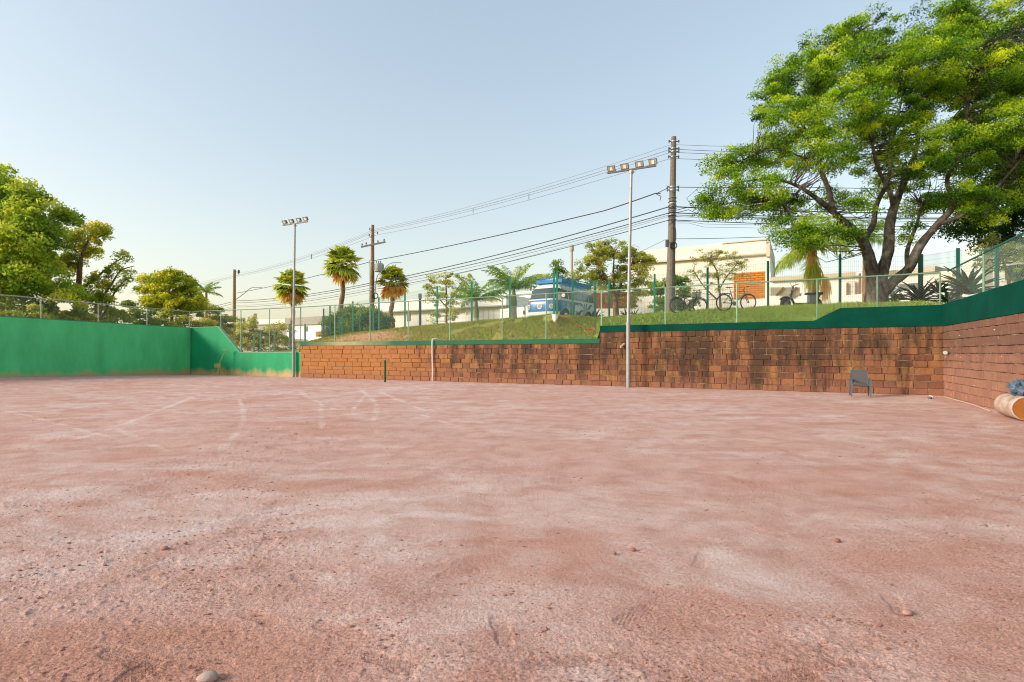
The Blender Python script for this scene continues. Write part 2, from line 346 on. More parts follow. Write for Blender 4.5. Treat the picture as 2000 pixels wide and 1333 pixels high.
def van_mat():
    t = NT('van_paint', .32, .5); o = t.obj(); x, y, z = t.sep(o)[:3]
    n = t.noise(o, 6, 4, .6); blue = t.ramp(n, [(.3, (.004, .14, .42, 1)), (.7, (.006, .19, .52, 1))])
    side = t.math('GREATER_THAN', t.math('ABSOLUTE', y), .80)
    teal = t.mix(t.mr(t.noise(o, 3.5, 4, .6), .45, .62), (.01, .28, .48, 1), (.25, .52, .66, 1))
    teal = t.mix(t.math('MULTIPLY', t.math('LESS_THAN', t.math('ABSOLUTE', t.math('SUBTRACT', x, 1.02)), .13), t.mr(t.noise(o, 9, 3), .42, .5)), teal, (.55, .5, .52, 1))
    blue = t.mix(t.math('MULTIPLY', side, t.math('LESS_THAN', x, 1.7)), blue, teal)
    # swirl art on the rear half: radial strokes and pale patches
    dx = t.math('SUBTRACT', x, -.75); dz = t.math('SUBTRACT', z, .72)
    ang = t.math('ARCTAN2', dz, dx); rad = t.math('SQRT', t.math('ADD', t.math('MULTIPLY', dx, dx), t.math('MULTIPLY', dz, dz)))
    sw = t.math('SINE', t.math('ADD', t.math('MULTIPLY', ang, 9), t.math('ADD', t.math('MULTIPLY', rad, 4), t.math('MULTIPLY', t.noise(o, 4, 4, .6), 7))))
    art = t.ramp(t.math('ADD', t.math('MULTIPLY', sw, .5), .5), [(.12, (.03, .04, .07, 1)), (.3, (.15, .45, .68, 1)), (.48, (.70, .80, .84, 1)), (1, (.82, .85, .85, 1))])
    art = t.mix(t.mr(rad, .32, .22), art, t.ramp(t.noise(o, 11, 3), [(.42, (.03, .03, .05, 1)), (.5, (.6, .65, .7, 1)), (.62, (.5, .42, .36, 1))]))
    art = t.mix(t.math('GREATER_THAN', x, .38), art, t.ramp(t.noise(o, 6, 3), [(.45, (.04, .03, .045, 1)), (.6, (.12, .07, .08, 1)), (.66, (.6, .6, .58, 1))]))
    low = t.mix(t.math('GREATER_THAN', x, .72), art, blue)
    low = t.mix(t.math('LESS_THAN', z, .40), low, (.02, .03, .06, 1))
    k = t.mix(t.math('GREATER_THAN', z, 1.12), low, (.74, .71, .66, 1))
    t.color(k); return t.m
M['van'] = van_mat(); M['cream2'] = paint('off_white_van_trim', (.72, .69, .64), .4, .08, 4)
def slat_mat():
    t = NT('orange_brick_screen', .85, .1); p = t.obj()
    b = t.new('ShaderNodeTexBrick'); b.inputs['Scale'].default_value = 1; b.inputs['Brick Width'].default_value = .5; b.inputs['Row Height'].default_value = .17
    b.inputs['Mortar Size'].default_value = .025; b.inputs['Color1'].default_value = (.50, .17, .03, 1); b.inputs['Color2'].default_value = (.62, .25, .05, 1); b.inputs['Mortar'].default_value = (.22, .09, .03, 1)
    t.ln(t.mapv(p, (1, 1, 1), rot=(math.pi/2, 0, 0)), b.inputs['Vector']); t.color(b.outputs[0]); return t.m
M['screen'] = slat_mat(); M['redbrick'] = paint('red_brick_wall', (.24, .085, .045), .9, .4, 5)

# ---------------------------------------------------------------- terrain
def ground_z(X, Y):
    rx, ry = X-A[0], Y-A[1]; u = rx*D[0]+ry*D[1]; t = rx*E_[0]+ry*E_[1]
    return .19*smooth(20, 40, u)*np.clip(t/10, 0, 1.6)
def px_ground(px, py): Y = 1470/(py-H); return (Y*(px-1000)/F, Y)
def seg_d(X, Y, pts):
    d = np.full(X.shape, 1e9)
    for (ax, ay), (bx, by) in zip(pts[:-1], pts[1:]):
        L = (bx-ax)**2+(by-ay)**2; t = np.clip(((X-ax)*(bx-ax)+(Y-ay)*(by-ay))/L, 0, 1)
        d = np.minimum(d, np.hypot(X-ax-t*(bx-ax), Y-ay-t*(by-ay)))
    return d
def _spl(p, k=5):
    p = [V(*q) for q in p]; out = []
    for i in range(len(p)-1):
        a, b_, c, d = p[max(i-1, 0)], p[i], p[i+1], p[min(i+2, len(p)-1)]
        for j in range(k): t = j/k; out.append(.5*((2*b_)+(-a+c)*t+(2*a-5*b_+4*c-d)*t*t+(-a+3*b_-3*c+d)*t**3))
    return out+[p[-1]]
def build_court():
    nr = 560
    iy = np.linspace(1/1.55, 1/46.0, nr); Y = 1/iy; r = np.concatenate([np.linspace(-3.2, -1.03, 26)[:-1], np.linspace(-1.03, 1.03, 800), np.linspace(1.03, 3.2, 26)[1:]]); nc = len(r)
    YY, RR = np.meshgrid(Y, r, indexing='ij'); XX = YY*RR
    Z = ground_z(XX, YY)
    und = (fbm(XX*.9, YY*.9, 3)-.5)*.035
    rough = np.clip((fbm(XX*.55+9, YY*.8+4, 4)-.38)*3.2, 0, 1)
    clod = np.clip(fbm(XX*30, YY*30, 3, .6)-.58, 0, 1)*.028*rough + (fbm(XX*60+5, YY*60, 3, .6)-.5)*.005
    crust = np.abs(fbm(XX*6+3, YY*9, 4, .6)-.5)*-.02*rough
    Z = Z+(und+clod+crust)*np.clip(9/YY, .25, 1)
    wx = XX+fbm(XX*.7, YY*.7+60, 3)*1.6; wy = YY*1.25+fbm(XX*.7+33, YY*.7, 3)*1.6
    dust = (fbm(wx*.33+40, wy*.45+8, 4, .6)-.5)*1.55+(fbm(wx*1.4+4, wy*2.2, 4, .62)-.5)*2.1+(fbm(wx*6, wy*9, 3, .6)-.5)*.9+.16
    dust += .35*np.exp(-((XX+1.2)/2.6)**2-((YY-4.6)/1.3)**2)+.30*np.exp(-((XX-2.2)/2.0)**2-((YY-3.1)/.8)**2)+.35*np.exp(-((XX+5.5)/2.2)**2-((YY-6.5)/1.4)**2)
    red = np.clip(1.3-np.hypot((XX+1.9)/1.2, (YY-2.35)/.5), 0, 1)*1.5+np.clip((fbm(XX*.8, YY*1.4+30, 4)-.56)*4, 0, .6)
    red += .45*smooth(-14, -24, XX)*smooth(12, 20, YY)  # warm glow along the left walls, painted into the clay's red tint
    chalk = [[(465, 775), (474, 800), (470, 835), (440, 870), (430, 880)], [(230, 838), (330, 885)], [(585, 765), (640, 795), (700, 805)], [(625, 790), (630, 838)],
             [(705, 762), (735, 790), (728, 825)], [(740, 765), (830, 803)], [(380, 775), (250, 825), (130, 862)], [(715, 770), (690, 800)], [(0, 800), (170, 842), (240, 860)], [(820, 810), (900, 835)], [(640, 800), (760, 790)]]
    for c in chalk:
        g = [tuple(q[:2]) for q in _spl([px_ground(*q) for q in c])]; wd = .015+.05*fbm(XX*1.5, YY*1.5, 2)
        ln = np.clip(1.6-seg_d(XX, YY, g)/(wd+YY*.0015), 0, 1)*np.clip(.0+1.3*fbm(XX*2+7, YY*2, 3), 0, 1); dust = dust+ln*.95; red = red*(1-np.clip(ln, 0, 1))
    # shoe prints pressed into the loose clay
    prints = [(255, 1285, -20, 1.15, 1), (238, 1335, 80, 1.15, 1), (505, 1205, 150, 1.0, 0), (662, 1228, 155, 1.0, 0), (1535, 1322, 20, 1.1, 1), (1090, 1290, 10, 1.1, 1), (380, 1300, 10, 1.1, 0),
              (1370, 1095, 60, 1, 0), (900, 1120, 20, 1, 0), (1750, 1180, 70, 1, 0), (520, 1060, 100, 1, 0), (760, 1290, -30, 1, 1), (1240, 1200, 40, 1, 1), (120, 1190, 15, 1, 0), (1680, 1290, -15, 1, 0),
              (620, 1120, 30, 1, 0), (1500, 1040, -40, 1, 0), (300, 1110, 60, 1, 1), (980, 1230, 100, 1, 0)]
    for px, py, an, sc, tread in prints:
        gx, gy = px_ground(px, py); an = math.radians(an); dx = (XX-gx)/sc; dy = (YY-gy)/sc
        a = dx*math.cos(an)+dy*math.sin(an); b = -dx*math.sin(an)+dy*math.cos(an)
        hw = .052*(1-.25*np.exp(-((a+.02)/.05)**2))*(1-.12*smooth(0, -.15, a))
        d = np.maximum(np.abs(a)/.15, 0)**4+(np.abs(b)/hw)**4
        ins = 1-smooth(.7, 1.25, d); rim = np.exp(-((d-1.9)/.8)**2)*(d < 6)
        Z = Z-ins*.0045+rim*.001
        if tread: Z = Z-ins*.004*(np.sin(a*420)*np.sin(b*420))
        red = red+ins*.25
    fl = []; idx = np.arange(nr*nc).reshape(nr, nc)
    q = np.stack([idx[:-1, :-1], idx[:-1, 1:], idx[1:, 1:], idx[1:, :-1]], -1).reshape(-1, 4)
    me = mesh_np('clay_court', np.stack([XX, YY, Z], -1).reshape(-1, 3), q, np.full(len(q), 4), [M['clay']], smooth=True,
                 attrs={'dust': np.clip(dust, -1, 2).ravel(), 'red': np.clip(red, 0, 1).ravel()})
    tagset(link('clay_court', me), 'pinkish clay tennis court with pale dust and scuffed footprints', kind='structure')
    # coarse clay behind and beside the camera
    b = MB()
    for i in range(24):
        for j in range(24):
            x, y = -48+i*4, -60+j*4
            b.add([(x, y, -.035), (x+4, y, -.035), (x+4, y+4, -.035), (x, y+4, -.035)], [(0, 1, 2, 3)])
    o = b.build('clay_apron', M['clay']); tagset(o, 'flat clay ground continuing past the court', kind='structure')
build_court()

# control points of the bank's crest: picture column -> depth, height
CT = [(-1500, 60, 1.2), (300, 60, 1.25), (372, 45, 1.3), (440, 44, 1.38), (520, 43, 1.5), (583, 41, 1.72), (603, 41, 2.22), (632, 40, 2.50), (689, 37.5, 2.74), (740, 36, 2.88), (789, 34, 2.99), (854, 32, 3.08), (921, 30, 3.13), (996, 28, 3.17), (1050, 26, 3.17),
      (1087, 25, 3.19), (1118, 25.6, 3.14), (1162, 26.8, 3.13), (1190, 27.2, 3.16), (1278, 26, 3.28), (1382, 24.2, 3.31), (1500, 23.4, 3.37), (1590, 22.9, 3.39), (1640, 22.6, 3.39), (1798, 21, 3.32), (1841, 20, 3.12), (2000, 14.5, 2.97), (2400, 11, 2.97), (3600, 8, 2.97)]
cpx = np.array([c[0] for c in CT], float); cY = np.array([c[1] for c in CT], float); cZ = np.array([c[2] for c in CT], float)
def wall_Y(px):
    px = np.asarray(px, float); r = (px-1000)/F
    um = (A[0]-r*A[1])/(r*D[1]-D[0]); Ym = A[1]+um*D[1]
    ul = (C2[0]-r*C2[1])/(r*E_[1]-E_[0]); Yl = C2[1]+ul*E_[1]
    ur = (A[0]-r*A[1])/(r*E_[1]-E_[0]); Yr = A[1]+ur*E_[1]
    return np.where(px < 372, Yl, np.where(px > 1841, Yr, Ym))
def wall_back_z(px): return np.interp(px, [-1500, 583, 588, 1166, 1173, 1590, 1645, 3600], [1.30, 1.33, 1.93, 1.97, 2.5, 2.5, 2.93, 2.95])
def terr(px, Y):
    Yw = wall_Y(px)+.15; Yc = np.interp(px, cpx, cY); zc = np.interp(px, cpx, cZ); zw = wall_back_z(px)
    t = (Y-Yw)/np.maximum(Yc-Yw, .5); tt = np.clip(t, 0, 1)
    z = zw+(zc-zw)*(1-(1-tt)**1.7)
    dip = np.interp(px, [900, 1000, 1200, 1290], [0, .30, .30, 0])*smooth(.1, 1.6, Y-Yc)
    return np.where(t > 1, zc-.02*np.minimum(Y-Yc, 6)-dip, z)
def tz(X, Y): return float(terr(1000+F*X/Y, Y))
def build_terrain():
    px = np.concatenate([np.arange(-1500, 360, 60), np.arange(360, 1860, 4), np.arange(1860, 3600, 40)]).astype(float)
    ts = np.concatenate([np.linspace(0, 1, 34), [1.08, 1.2, 1.4, 1.8, 2.6, 4, 7, 12, 20, 40]])
    Yw = wall_Y(px)+.15; Yc = np.interp(px, cpx, cY)
    YY = Yw[None]+(np.maximum(Yc-Yw, 1.0))[None]*ts[:, None]; YY[-1] = 900; YY[-2] = 300; YY[-3] = 180; YY[-4] = np.maximum(YY[-4], 110)
    YY[-4] = 110
    PX = np.broadcast_to(px, YY.shape); Z = terr(PX, YY); XX = YY*(PX-1000)/F
    Z = Z+(fbm(XX*1.1, YY*1.1, 4)-.5)*.14*smooth(0, .15, ts)[:, None]*smooth(1.0, .9, ts*0+1)[0] if False else Z+(fbm(XX*1.1, YY*1.1, 4)-.5)*.10*smooth(0, .15, ts)[:, None]
    bare = np.zeros_like(Z); t = np.broadcast_to(ts[:, None], Z.shape)
    bare += 1.3*np.exp(-((PX-715)/80)**2-((t-.35)/.45)**2)+.5*np.exp(-((PX-1050)/90)**2-((t-.9)/.15)**2)+.35*np.exp(-((PX-1440)/50)**2-((t-.45)/.12)**2)
    bare += .35*(t > 1.02)
    dry = np.interp(PX, [500, 700, 900, 1080, 1170, 1180, 1500, 1700], [.8, .85, .65, .4, .25, .05, -.05, 0])
    dry = dry+.35*np.exp(-((t-.15)/.2)**2)*(PX < 1170)
    nr, nc = Z.shape; idx = np.arange(nr*nc).reshape(nr, nc)
    q = np.stack([idx[:-1, :-1], idx[:-1, 1:], idx[1:, 1:], idx[1:, :-1]], -1).reshape(-1, 4)
    me = mesh_np('grass_bank', np.stack([XX, YY, Z], -1).reshape(-1, 3), q, np.full(len(q), 4), [M['grass']], smooth=True, attrs={'bare': bare.ravel(), 'dry': dry.ravel()})
    tagset(link('grass_bank', me), 'grassy bank and terrace above the stone wall', kind='structure')
    # grass blades
    N = 125000; bp = RS.uniform(585, 1850, N); bt = RS.rand(N)**.8*1.06
    Yw = wall_Y(bp)+.15; Yc = np.interp(bp, cpx, cY); Y = Yw+(Yc-Yw)*bt; X = Y*(bp-1000)/F
    z = terr(bp, Y)+(fbm(X*1.1, Y*1.1, 4)-.5)*.10*smooth(0, .15, bt)-.01
    br = .9*np.exp(-((bp-715)/75)**2-((bt-.35)/.45)**2)+.5*np.exp(-((bp-1050)/90)**2-((bt-.9)/.15)**2)
    keep = (RS.rand(N) > br*1.1)&(fbm(X*.9, Y*.9, 3) > .28); X, Y, z, bp, bt = X[keep], Y[keep], z[keep], bp[keep], bt[keep]; N = len(X)
    a = RS.rand(N)*6.283; h = RS.uniform(.03, .10, N)*(1+.8*(RS.rand(N) < .06)); wd = RS.uniform(.010, .022, N); le = RS.uniform(0, .05, N)
    b0 = np.stack([X-wd*np.cos(a), Y-wd*np.sin(a), z], -1); b1 = np.stack([X+wd*np.cos(a), Y+wd*np.sin(a), z], -1); tp = np.stack([X-le*np.sin(a), Y+le*np.cos(a), z+h], -1)
    vs = np.stack([b0, b1, tp], 1).reshape(-1, 3)
    dry = np.interp(bp, [500, 700, 900, 1080, 1170, 1180, 1500, 1700], [.8, .85, .65, .4, .25, .05, -.05, 0])
    me = mesh_np('grass_blades', vs, np.arange(N*3), np.full(N, 3), [M['blade']], attrs={'dry': np.repeat(dry, 3), 'bare': np.zeros(N*3)})
    tagset(link('grass_blades', me), 'short mown grass growing over the bank', 'grass', kind='stuff')
build_terrain()
# distant ground to the horizon
b = MB(); b.add([(-2500, 50, .9), (2500, 50, .9), (2500, 2600, .9), (-2500, 2600, .9)], [(0, 1, 2, 3)])
fg = b.build('far_ground', paint('far_field', (.09, .11, .04), .9, .3, .05)); tagset(fg, 'flat green land reaching the horizon', kind='structure')

# ---------------------------------------------------------------- walls
def frame_thing(name, label, cat, O, d, z=0): return thing(name, label, cat, (O[0], O[1], z), math.atan2(d[1], d[0]))
def prism(b, prof, y0, y1):      # profile in (x,z), extruded in local y
    n = len(prof); vs = [(x, y0, z) for x, z in prof]+[(x, y1, z) for x, z in prof]
    fs = [list(range(n)), list(range(n, 2*n))[::-1]]+[[i, i+n, (i+1) % n+n, (i+1) % n] for i in range(n)]
    return b.add(vs, fs)
BV = {}
def brick_meshes(key, mat):
    out = []
    for k in range(12):
        rg = random.Random(k+5); j = lambda s: rg.uniform(-s, s); b = MB()
        back = [(0, -.08, 0), (1, -.08, 0), (1, -.08, 1), (0, -.08, 1)]
        md = [(0+abs(j(.015)), .002, 0+abs(j(.03))), (1-abs(j(.015)), .002, 0+abs(j(.03))), (1-abs(j(.015)), .002, 1-abs(j(.03))), (0+abs(j(.015)), .002, 1-abs(j(.03)))]
        i1, i2 = .022, .05
        fr = [(i1+j(.015), .010+j(.004), i2+j(.03)), (1-i1+j(.015), .010+j(.004), i2+j(.03)), (1-i1+j(.015), .010+j(.004), 1-i2+j(.03)), (i1+j(.015), .010+j(.004), 1-i2+j(.03))]
        c = [(.5+j(.1), .012+j(.005), .5+j(.1))]
        b.add(back+md+fr+c, [(0, 1, 5, 4), (1, 2, 6, 5), (2, 3, 7, 6), (3, 0, 4, 7), (4, 5, 9, 8), (5, 6, 10, 9), (6, 7, 11, 10), (7, 4, 8, 11), (8, 9, 12), (9, 10, 12), (10, 11, 12), (11, 8, 12)])
        out.append(b.mesh('stone_block', mat))
    BV[key] = out
brick_meshes('b', M['brick']); brick_meshes('p', M['brick2'])
def lay_bricks(parent, x0, x1, ztop, rows, wfun, key, visible, limit=298, seed=1, side=1):
    """rows of stone blocks on the face y=0 of the wall thing; the ones that show largest are parts, the rest one stuff part"""
    rg = random.Random(seed); rh = ztop/rows; lst = []
    zs_ = [0]+[r*rh+rg.uniform(-.022, .022) for r in range(1, rows)]+[ztop]
    for r in range(rows):
        z = zs_[r]; x = x0+0.004
        first = True
        while x < x1-.02:
            wd = wfun(x, rg)*(rg.uniform(.35, 1) if first else 1); first = False
            if x+wd > x1-.18: wd = x1-.004-x
            lst.append((x, wd, z, zs_[r+1]-z)); x += wd+rg.uniform(.010, .022)
    lst.sort(key=visible); rest = MB(); n = 0
    for i, (x, wd, z, h) in enumerate(lst):
        g0 = rg.uniform(.004, .011); yo = rg.uniform(-.008, .016)
        if i < limit:
            o = bpy.data.objects.new('stone_block', BV[key][rg.randrange(12)]); COL.objects.link(o); o.parent = parent
            o.location = (x, yo, z+g0); o.scale = (wd, rg.uniform(.9, 1.3), h-2*g0); o.rotation_euler = (0, rg.uniform(-.012, .012), 0)
        else:
            n += 1; me = BV[key][rg.randrange(12)]
            vs = [(x+v.co.x*wd, yo+v.co.y, z+g0+v.co.z*(h-2*g0)) for v in me.vertices]
            rest.add(vs, [tuple(p.vertices) for p in me.polygons])
    if n:
        o = rest.build('stone_blocks', BV[key][0].materials[0], parent, False); o['kind'] = 'stuff'
# upper section (u 0..US)
w1 = frame_thing('retaining_wall', 'taller stained section of orange stone retaining wall with green coping, behind the chair', 'wall', A, D)
MB().box(0, US, -.36, -.012, -.4, 2.29).build('wall_core', M['mortar'], w1, False)
u1, u2 = uw(1590), uw(1641)
b = MB(); prism(b, [(0.003, 2.292), (0.003, 2.99), (u2, 2.99), (u1, 2.565), (US, 2.565), (US, 2.292)], -.35, .03); b.build('green_coping', M['gcap2'], w1, False)
lay_bricks(w1, 0, US, 2.29, 10, lambda x, g: g.uniform(.33, .56), 'b', lambda q: q[0], 298, 3)
w2 = frame_thing('retaining_wall', 'lower long section of stone retaining wall with thin green coping, behind the net post', 'wall', A+US*D, D)
MB().box(.005, UL-US, -.36, -.012, -.4, 1.81).build('wall_core', M['mortar'], w2, False)
b = MB(); b.box(0.005, UL-US+.02, -.35, .035, 1.812, 2.025); b.build('green_coping', M['gcap'], w2, False)
lay_bricks(w2, 0, UL-US, 1.81, 8, lambda x, g: g.uniform(.38, .62)*(1+.4*min(1, max(0, (x-6)/8))), 'b', lambda q: q[0], 298, 8)
w3 = frame_thing('retaining_wall', 'pinkish stone side wall with tall dark green coping beside the clay roller', 'wall', A+20*E_, -E_)
MB().box(0, 20.3, -.36, -.012, -.4, 2.285).build('wall_core', M['mortar'], w3, False)
b = MB(); b.box(0, 19.965, -.35, .03, 2.287, 3.0); b.build('green_coping', M['gcap2'], w3, False)
lay_bricks(w3, 0, 19.99, 2.285, 10, lambda x, g: g.uniform(.26, .52), 'p', lambda q: -q[0], 298, 5)
# green walls
w4 = frame_thing('court_wall', 'green rendered wall stepping down diagonally, with dusty base, left of the stone wall', 'wall', A+UL*D, D)
ua, ub, LC = uw(466)-UL, uw(425)-UL, UC-UL
b = MB(); prism(b, [(.01, -.4), (LC+.3, -.4), (LC+.3, 3.07), (ub, 3.07), (ua, 1.43), (.01, 1.43)], -.22, -.06); b.build('wall_face', M['gwall'], w4, False)
b = MB(); 
for (xa, za), (xb, zb) in zip([(LC, 3.07), (ub, 3.07), (ua, 1.43)], [(ub, 3.07), (ua, 1.43), (.01, 1.43)]): b.bar((xa, -.14, za+.02), (xb, -.14, zb+.02), .19, .035)
b.build('coping', M['postpale'], w4, False)
w5 = frame_thing('court_wall', 'tall light green rendered end wall along the left of the court', 'wall', C2, E_)
b = MB()
n = 30; L5 = 34.0
b.hexa([(0, -.2, -.4), (L5, -.2, -.4), (L5, 0, -.4), (0, 0, -.4)], [(0, -.2, 3.07), (L5, -.2, 3.66), (L5, 0, 3.66), (0, 0, 3.07)])
b.build('wall_face', M['gwallL'], w5, False)
b = MB(); b.bar((0, -.1, 3.085), (L5, -.1, 3.675), .22, .03); b.build('coping', M['postgreen'], w5, False)
b = MB(); b.box(0, 20, -.2, 0, -.3, 3.0)
w6 = frame_thing('court_wall', 'green rendered wall behind the photographer', 'wall', V(6.07-8, -22.0), V(-1, 0)); b.box(20, 34, -.2, 0, -.3, 3.0)
w6.location = (14, -14, 0); b.build('wall_face', M['gwall'], w6, False)
bpy.data.objects.remove(w6.children[0]); bpy.data.objects.remove(w6)

# ---------------------------------------------------------------- fences
def diag_mesh(b, L, z0, z1, pitch, r, y=0, x0=0):
    hgt = z1-z0; k = pitch*1.0
    def wire(p, q):
        p = V(*p); q = V(*q); d = (q-p)/np.linalg.norm(q-p); n = V(-d[2], 0, d[0])*r; m = V(0, r, 0)
        bb = len(b.v); b.v += [tuple(p+n), tuple(p-n*.5+m*.87), tuple(p-n*.5-m*.87), tuple(q+n), tuple(q-n*.5+m*.87), tuple(q-n*.5-m*.87)]
        for f in ((0, 1, 4, 3), (1, 2, 5, 4), (2, 0, 3, 5)): b.f.append([bb+i for i in f]); b.m.append(0)
    s = -hgt
    while s < L:
        a0 = max(0, -s); a1 = min(hgt, L-s)
        if a1 > a0+.01:
            wire((x0+s+a0, y, z0+a0), (x0+s+a1, y, z0+a1)); wire((x0+s+a0, y+.004, z1-a0), (x0+s+a1, y+.004, z1-a1))
        s += k
# inner fence on the walls
def inner_fence(name, label, O, d, x0, x1, posts, zrail, ztop_fn, mats, yoff=-.16, ptop=0, pr=.028, panel_z=None):
    f = frame_thing(name, label, 'fence', O, d)
    for p in posts:
        MB().tube([(p, yoff, ztop_fn(p)-.05), (p, yoff, zrail(p)+ptop)], pr, 8).build('post', mats[1] if not callable(mats[1]) else mats[1](p), f, False)
    b = MB(); n = max(2, int((x1-x0)/3)+1); xs = np.linspace(x0, x1, n)
    b.tube([(x, yoff, zrail(x)+random.uniform(-.012, .012)) for x in xs], .026, 8); b.build('top_rail', mats[0], f, False)
    edges = sorted([x0]+[p for p in posts if x0+.1 < p < x1-.1]+[x1])
    for a, c in zip(edges[:-1], edges[1:]):
        b = MB(); zl = min(ztop_fn(a), ztop_fn(c)); zl = min(zl, ztop_fn((a+c)/2)); diag_mesh(b, c-a, zl, min(zrail(a), zrail(c)), .085, .0014, 0, a)
        b.v = [(x, y+yoff, z) for x, y, z in b.v]; b.build('wire_mesh', M['wire'], f, False)
    return f
def ztop_main(u):
    if u < US: return 2.99 if u < u2 else (2.565 if u > u1 else 2.99-(u-u2)/(u1-u2)*.425)
    if u < UL: return 2.02
    if u < uw(466): return 1.43
    if u > uw(425): return 3.07
    return 1.43+(u-uw(466))/(uw(425)-uw(466))*1.64
zr_main = lambda u: 4.08+.08*smooth(30, 40, u)
pm = [1596.5, 1438.6, 1298, 1172.6, 1064, 978, 875.5, 794, 719, 650, 583, 522, 466, 427]
inner_fence('chain_link_fence', 'long chain-link fence with pale green rail on top of the stone wall', A, D, 0.05, UC, [.05, uw(1715)]+[uw(p) for p in pm], zr_main, ztop_main,
            (M['railgreen'], lambda p: M['postpale'] if p > 4.5 else M['railgreen']))
inner_fence('chain_link_fence', 'chain-link fence with pale rail on top of the light green end wall', C2, E_, 0, 33, [0]+[uw(p, C2, E_) for p in (289, 194, 82)]+[uw(p, C2, E_) for p in (-60, -260)], lambda t: 4.16+.0175*t, lambda t: 3.1+.0174*t,
            (M['palerail'], M['palerail']), yoff=-.1)
inner_fence('chain_link_fence', 'dark green chain-link fence rising along the right side wall', A+20*E_, -E_, 0, 19.9, [20-uw(p, A, E_) for p in (1912, 1997.5, 2120, 2300)]+[8, 4, 1], lambda t: 4.08, lambda t: 3.0,
            (M['postteal'], M['railgreen']), yoff=-.1)
# outer welded-mesh fence on the terrace
def outer_panel(f, p, q, z0, z1, mat):
    p = V(*p); q = V(*q); L = np.linalg.norm(q-p); d = (q-p)/L; b = MB(); r = .0032
    def w_(a, c, n1, n2):
        bb = len(b.v)
        for e in (a, c): b.v += [tuple(e+n1*r), tuple(e-n1*r*.5+n2*r*.87), tuple(e-n1*r*.5-n2*r*.87)]
        for ff in ((0, 1, 4, 3), (1, 2, 5, 4), (2, 0, 3, 5)): b.f.append([bb+i for i in ff]); b.m.append(0)
    nx = V(d[0], d[1], 0); ny = V(-d[1], d[0], 0); k = int(L/.075)
    for i in range(1, k):
        e = p[:2]+d[:2]*L*i/k; zz = z0[0]+(z0[1]-z0[0])*i/k; zt = z1[0]+(z1[1]-z1[0])*i/k
        w_(V(e[0], e[1], zz+.05), V(e[0], e[1], zt), nx, ny)
    m = 11
    for j in range(m):
        a = V(p[0], p[1], z0[0]+.06+(z1[0]-z0[0]-.1)*j/(m-1)); c = V(q[0], q[1], z0[1]+.06+(z1[1]-z0[1]-.1)*j/(m-1)); w_(a, c, V(0, 0, 1), ny)
    b.build('mesh_panel', mat, f)
OF = [  # px, depth, top y, half width
    (632, 41, 603, .05), (689, 38, 589, .05), (740, 36, 581, .05), (791, 34, 571, .05), (854, 32, 559.6, .05), (921.4, 30, 550, .05), (996, 28.3, 539.5, .05), (1082, 25.3, 529, .045)]
OF2 = [(1088, 25.3, 529, .045), (1118.5, 26.3, 538.5, .04), (1162.4, 28.5, 548, .06), (1189.8, 29.5, 549, .05), (1278.6, 28.5, 535.4, .045), (1382, 26.4, 522.8, .045), (1500, 25, 510.4, .045), (1640.7, 23.6, 496.8, .045), (1798, 22.2, 497, .09), (1871, 19.6, 485, .05), (1947, 16.5, 479, .05), (2060, 13.4, 440, .05)]
for lst, lab, mt in ((OF, 'green welded-mesh fence across the bank left of the white bucket', M['postgreen']), (OF2, 'dark green welded-mesh fence between the van and the agaves', M['postteal'])):
    f = thing('mesh_fence', lab, 'fence', (P(lst[0][0], H, lst[0][1])[0], lst[0][1], 3))
    prev = None
    for px, Y, ty, hw in lst:
        x, y, zt = P(px, ty, Y); z0 = tz(x, y)-.15
        mm = M['postteal'] if px > 1280 else M['postgreen']
        MB().box(x-hw, x+hw, y-.03, y+.03, z0, zt).build('post', mm, f)
        if prev: outer_panel(f, prev[:2], (x, y), (prev[2]+.15, z0+.15), (prev[3]-.05, zt-.05), M['wiregreen'])
        prev = (x, y, z0, zt)
# thinner green posts of the far side fence, and the fence below the terrace at the left
g = 'slim green posts beyond the bank'
fp = thing('mesh_fence', 'farther fence of slim green posts in front of the round hedge', 'fence', (P(660, H, 46)[0], 46, 2.5)); prev = None
for px, ty, Y in ((629, 627, 50), (644.5, 598, 44), (663, 622, 46), (668.5, 607, 42), (702.5, 613.6, 43), (729, 606, 40)):
    x, y, zt = P(px, ty, Y); MB().box(x-.05, x+.05, y-.03, y+.03, 2.2, zt).build('post', M['postgreen'], fp)
fq = thing('mesh_fence', 'low pale fence with open gate frame behind the dipped green wall', 'fence', (P(520, H, 43)[0], 43, 1.4)); prev = None
for px, ty in ((471, 653), (496, 653), (509, 646), (536, 641.5), (566, 633), (596, 633)):
    x, y, zt = P(px, ty, 43); MB().box(x-.06, x+.06, y-.04, y+.04, 1.1, zt).build('post', M['postpale'], fq)
    if prev: outer_panel(fq, prev[:2], (x, y), (1.45, 1.45), (min(prev[3], zt)-.05,)*2, M['wiregreen'])
    prev = (x, y, 1.1, zt)
x0, y0, z0 = P(495, 653, 43.1); x1 = P(508, 653, 43.1)[0]
MB().box(x0, x1, 43.06, 43.12, z0-.1, z0).build('gate_header', M['palerail'], fq)

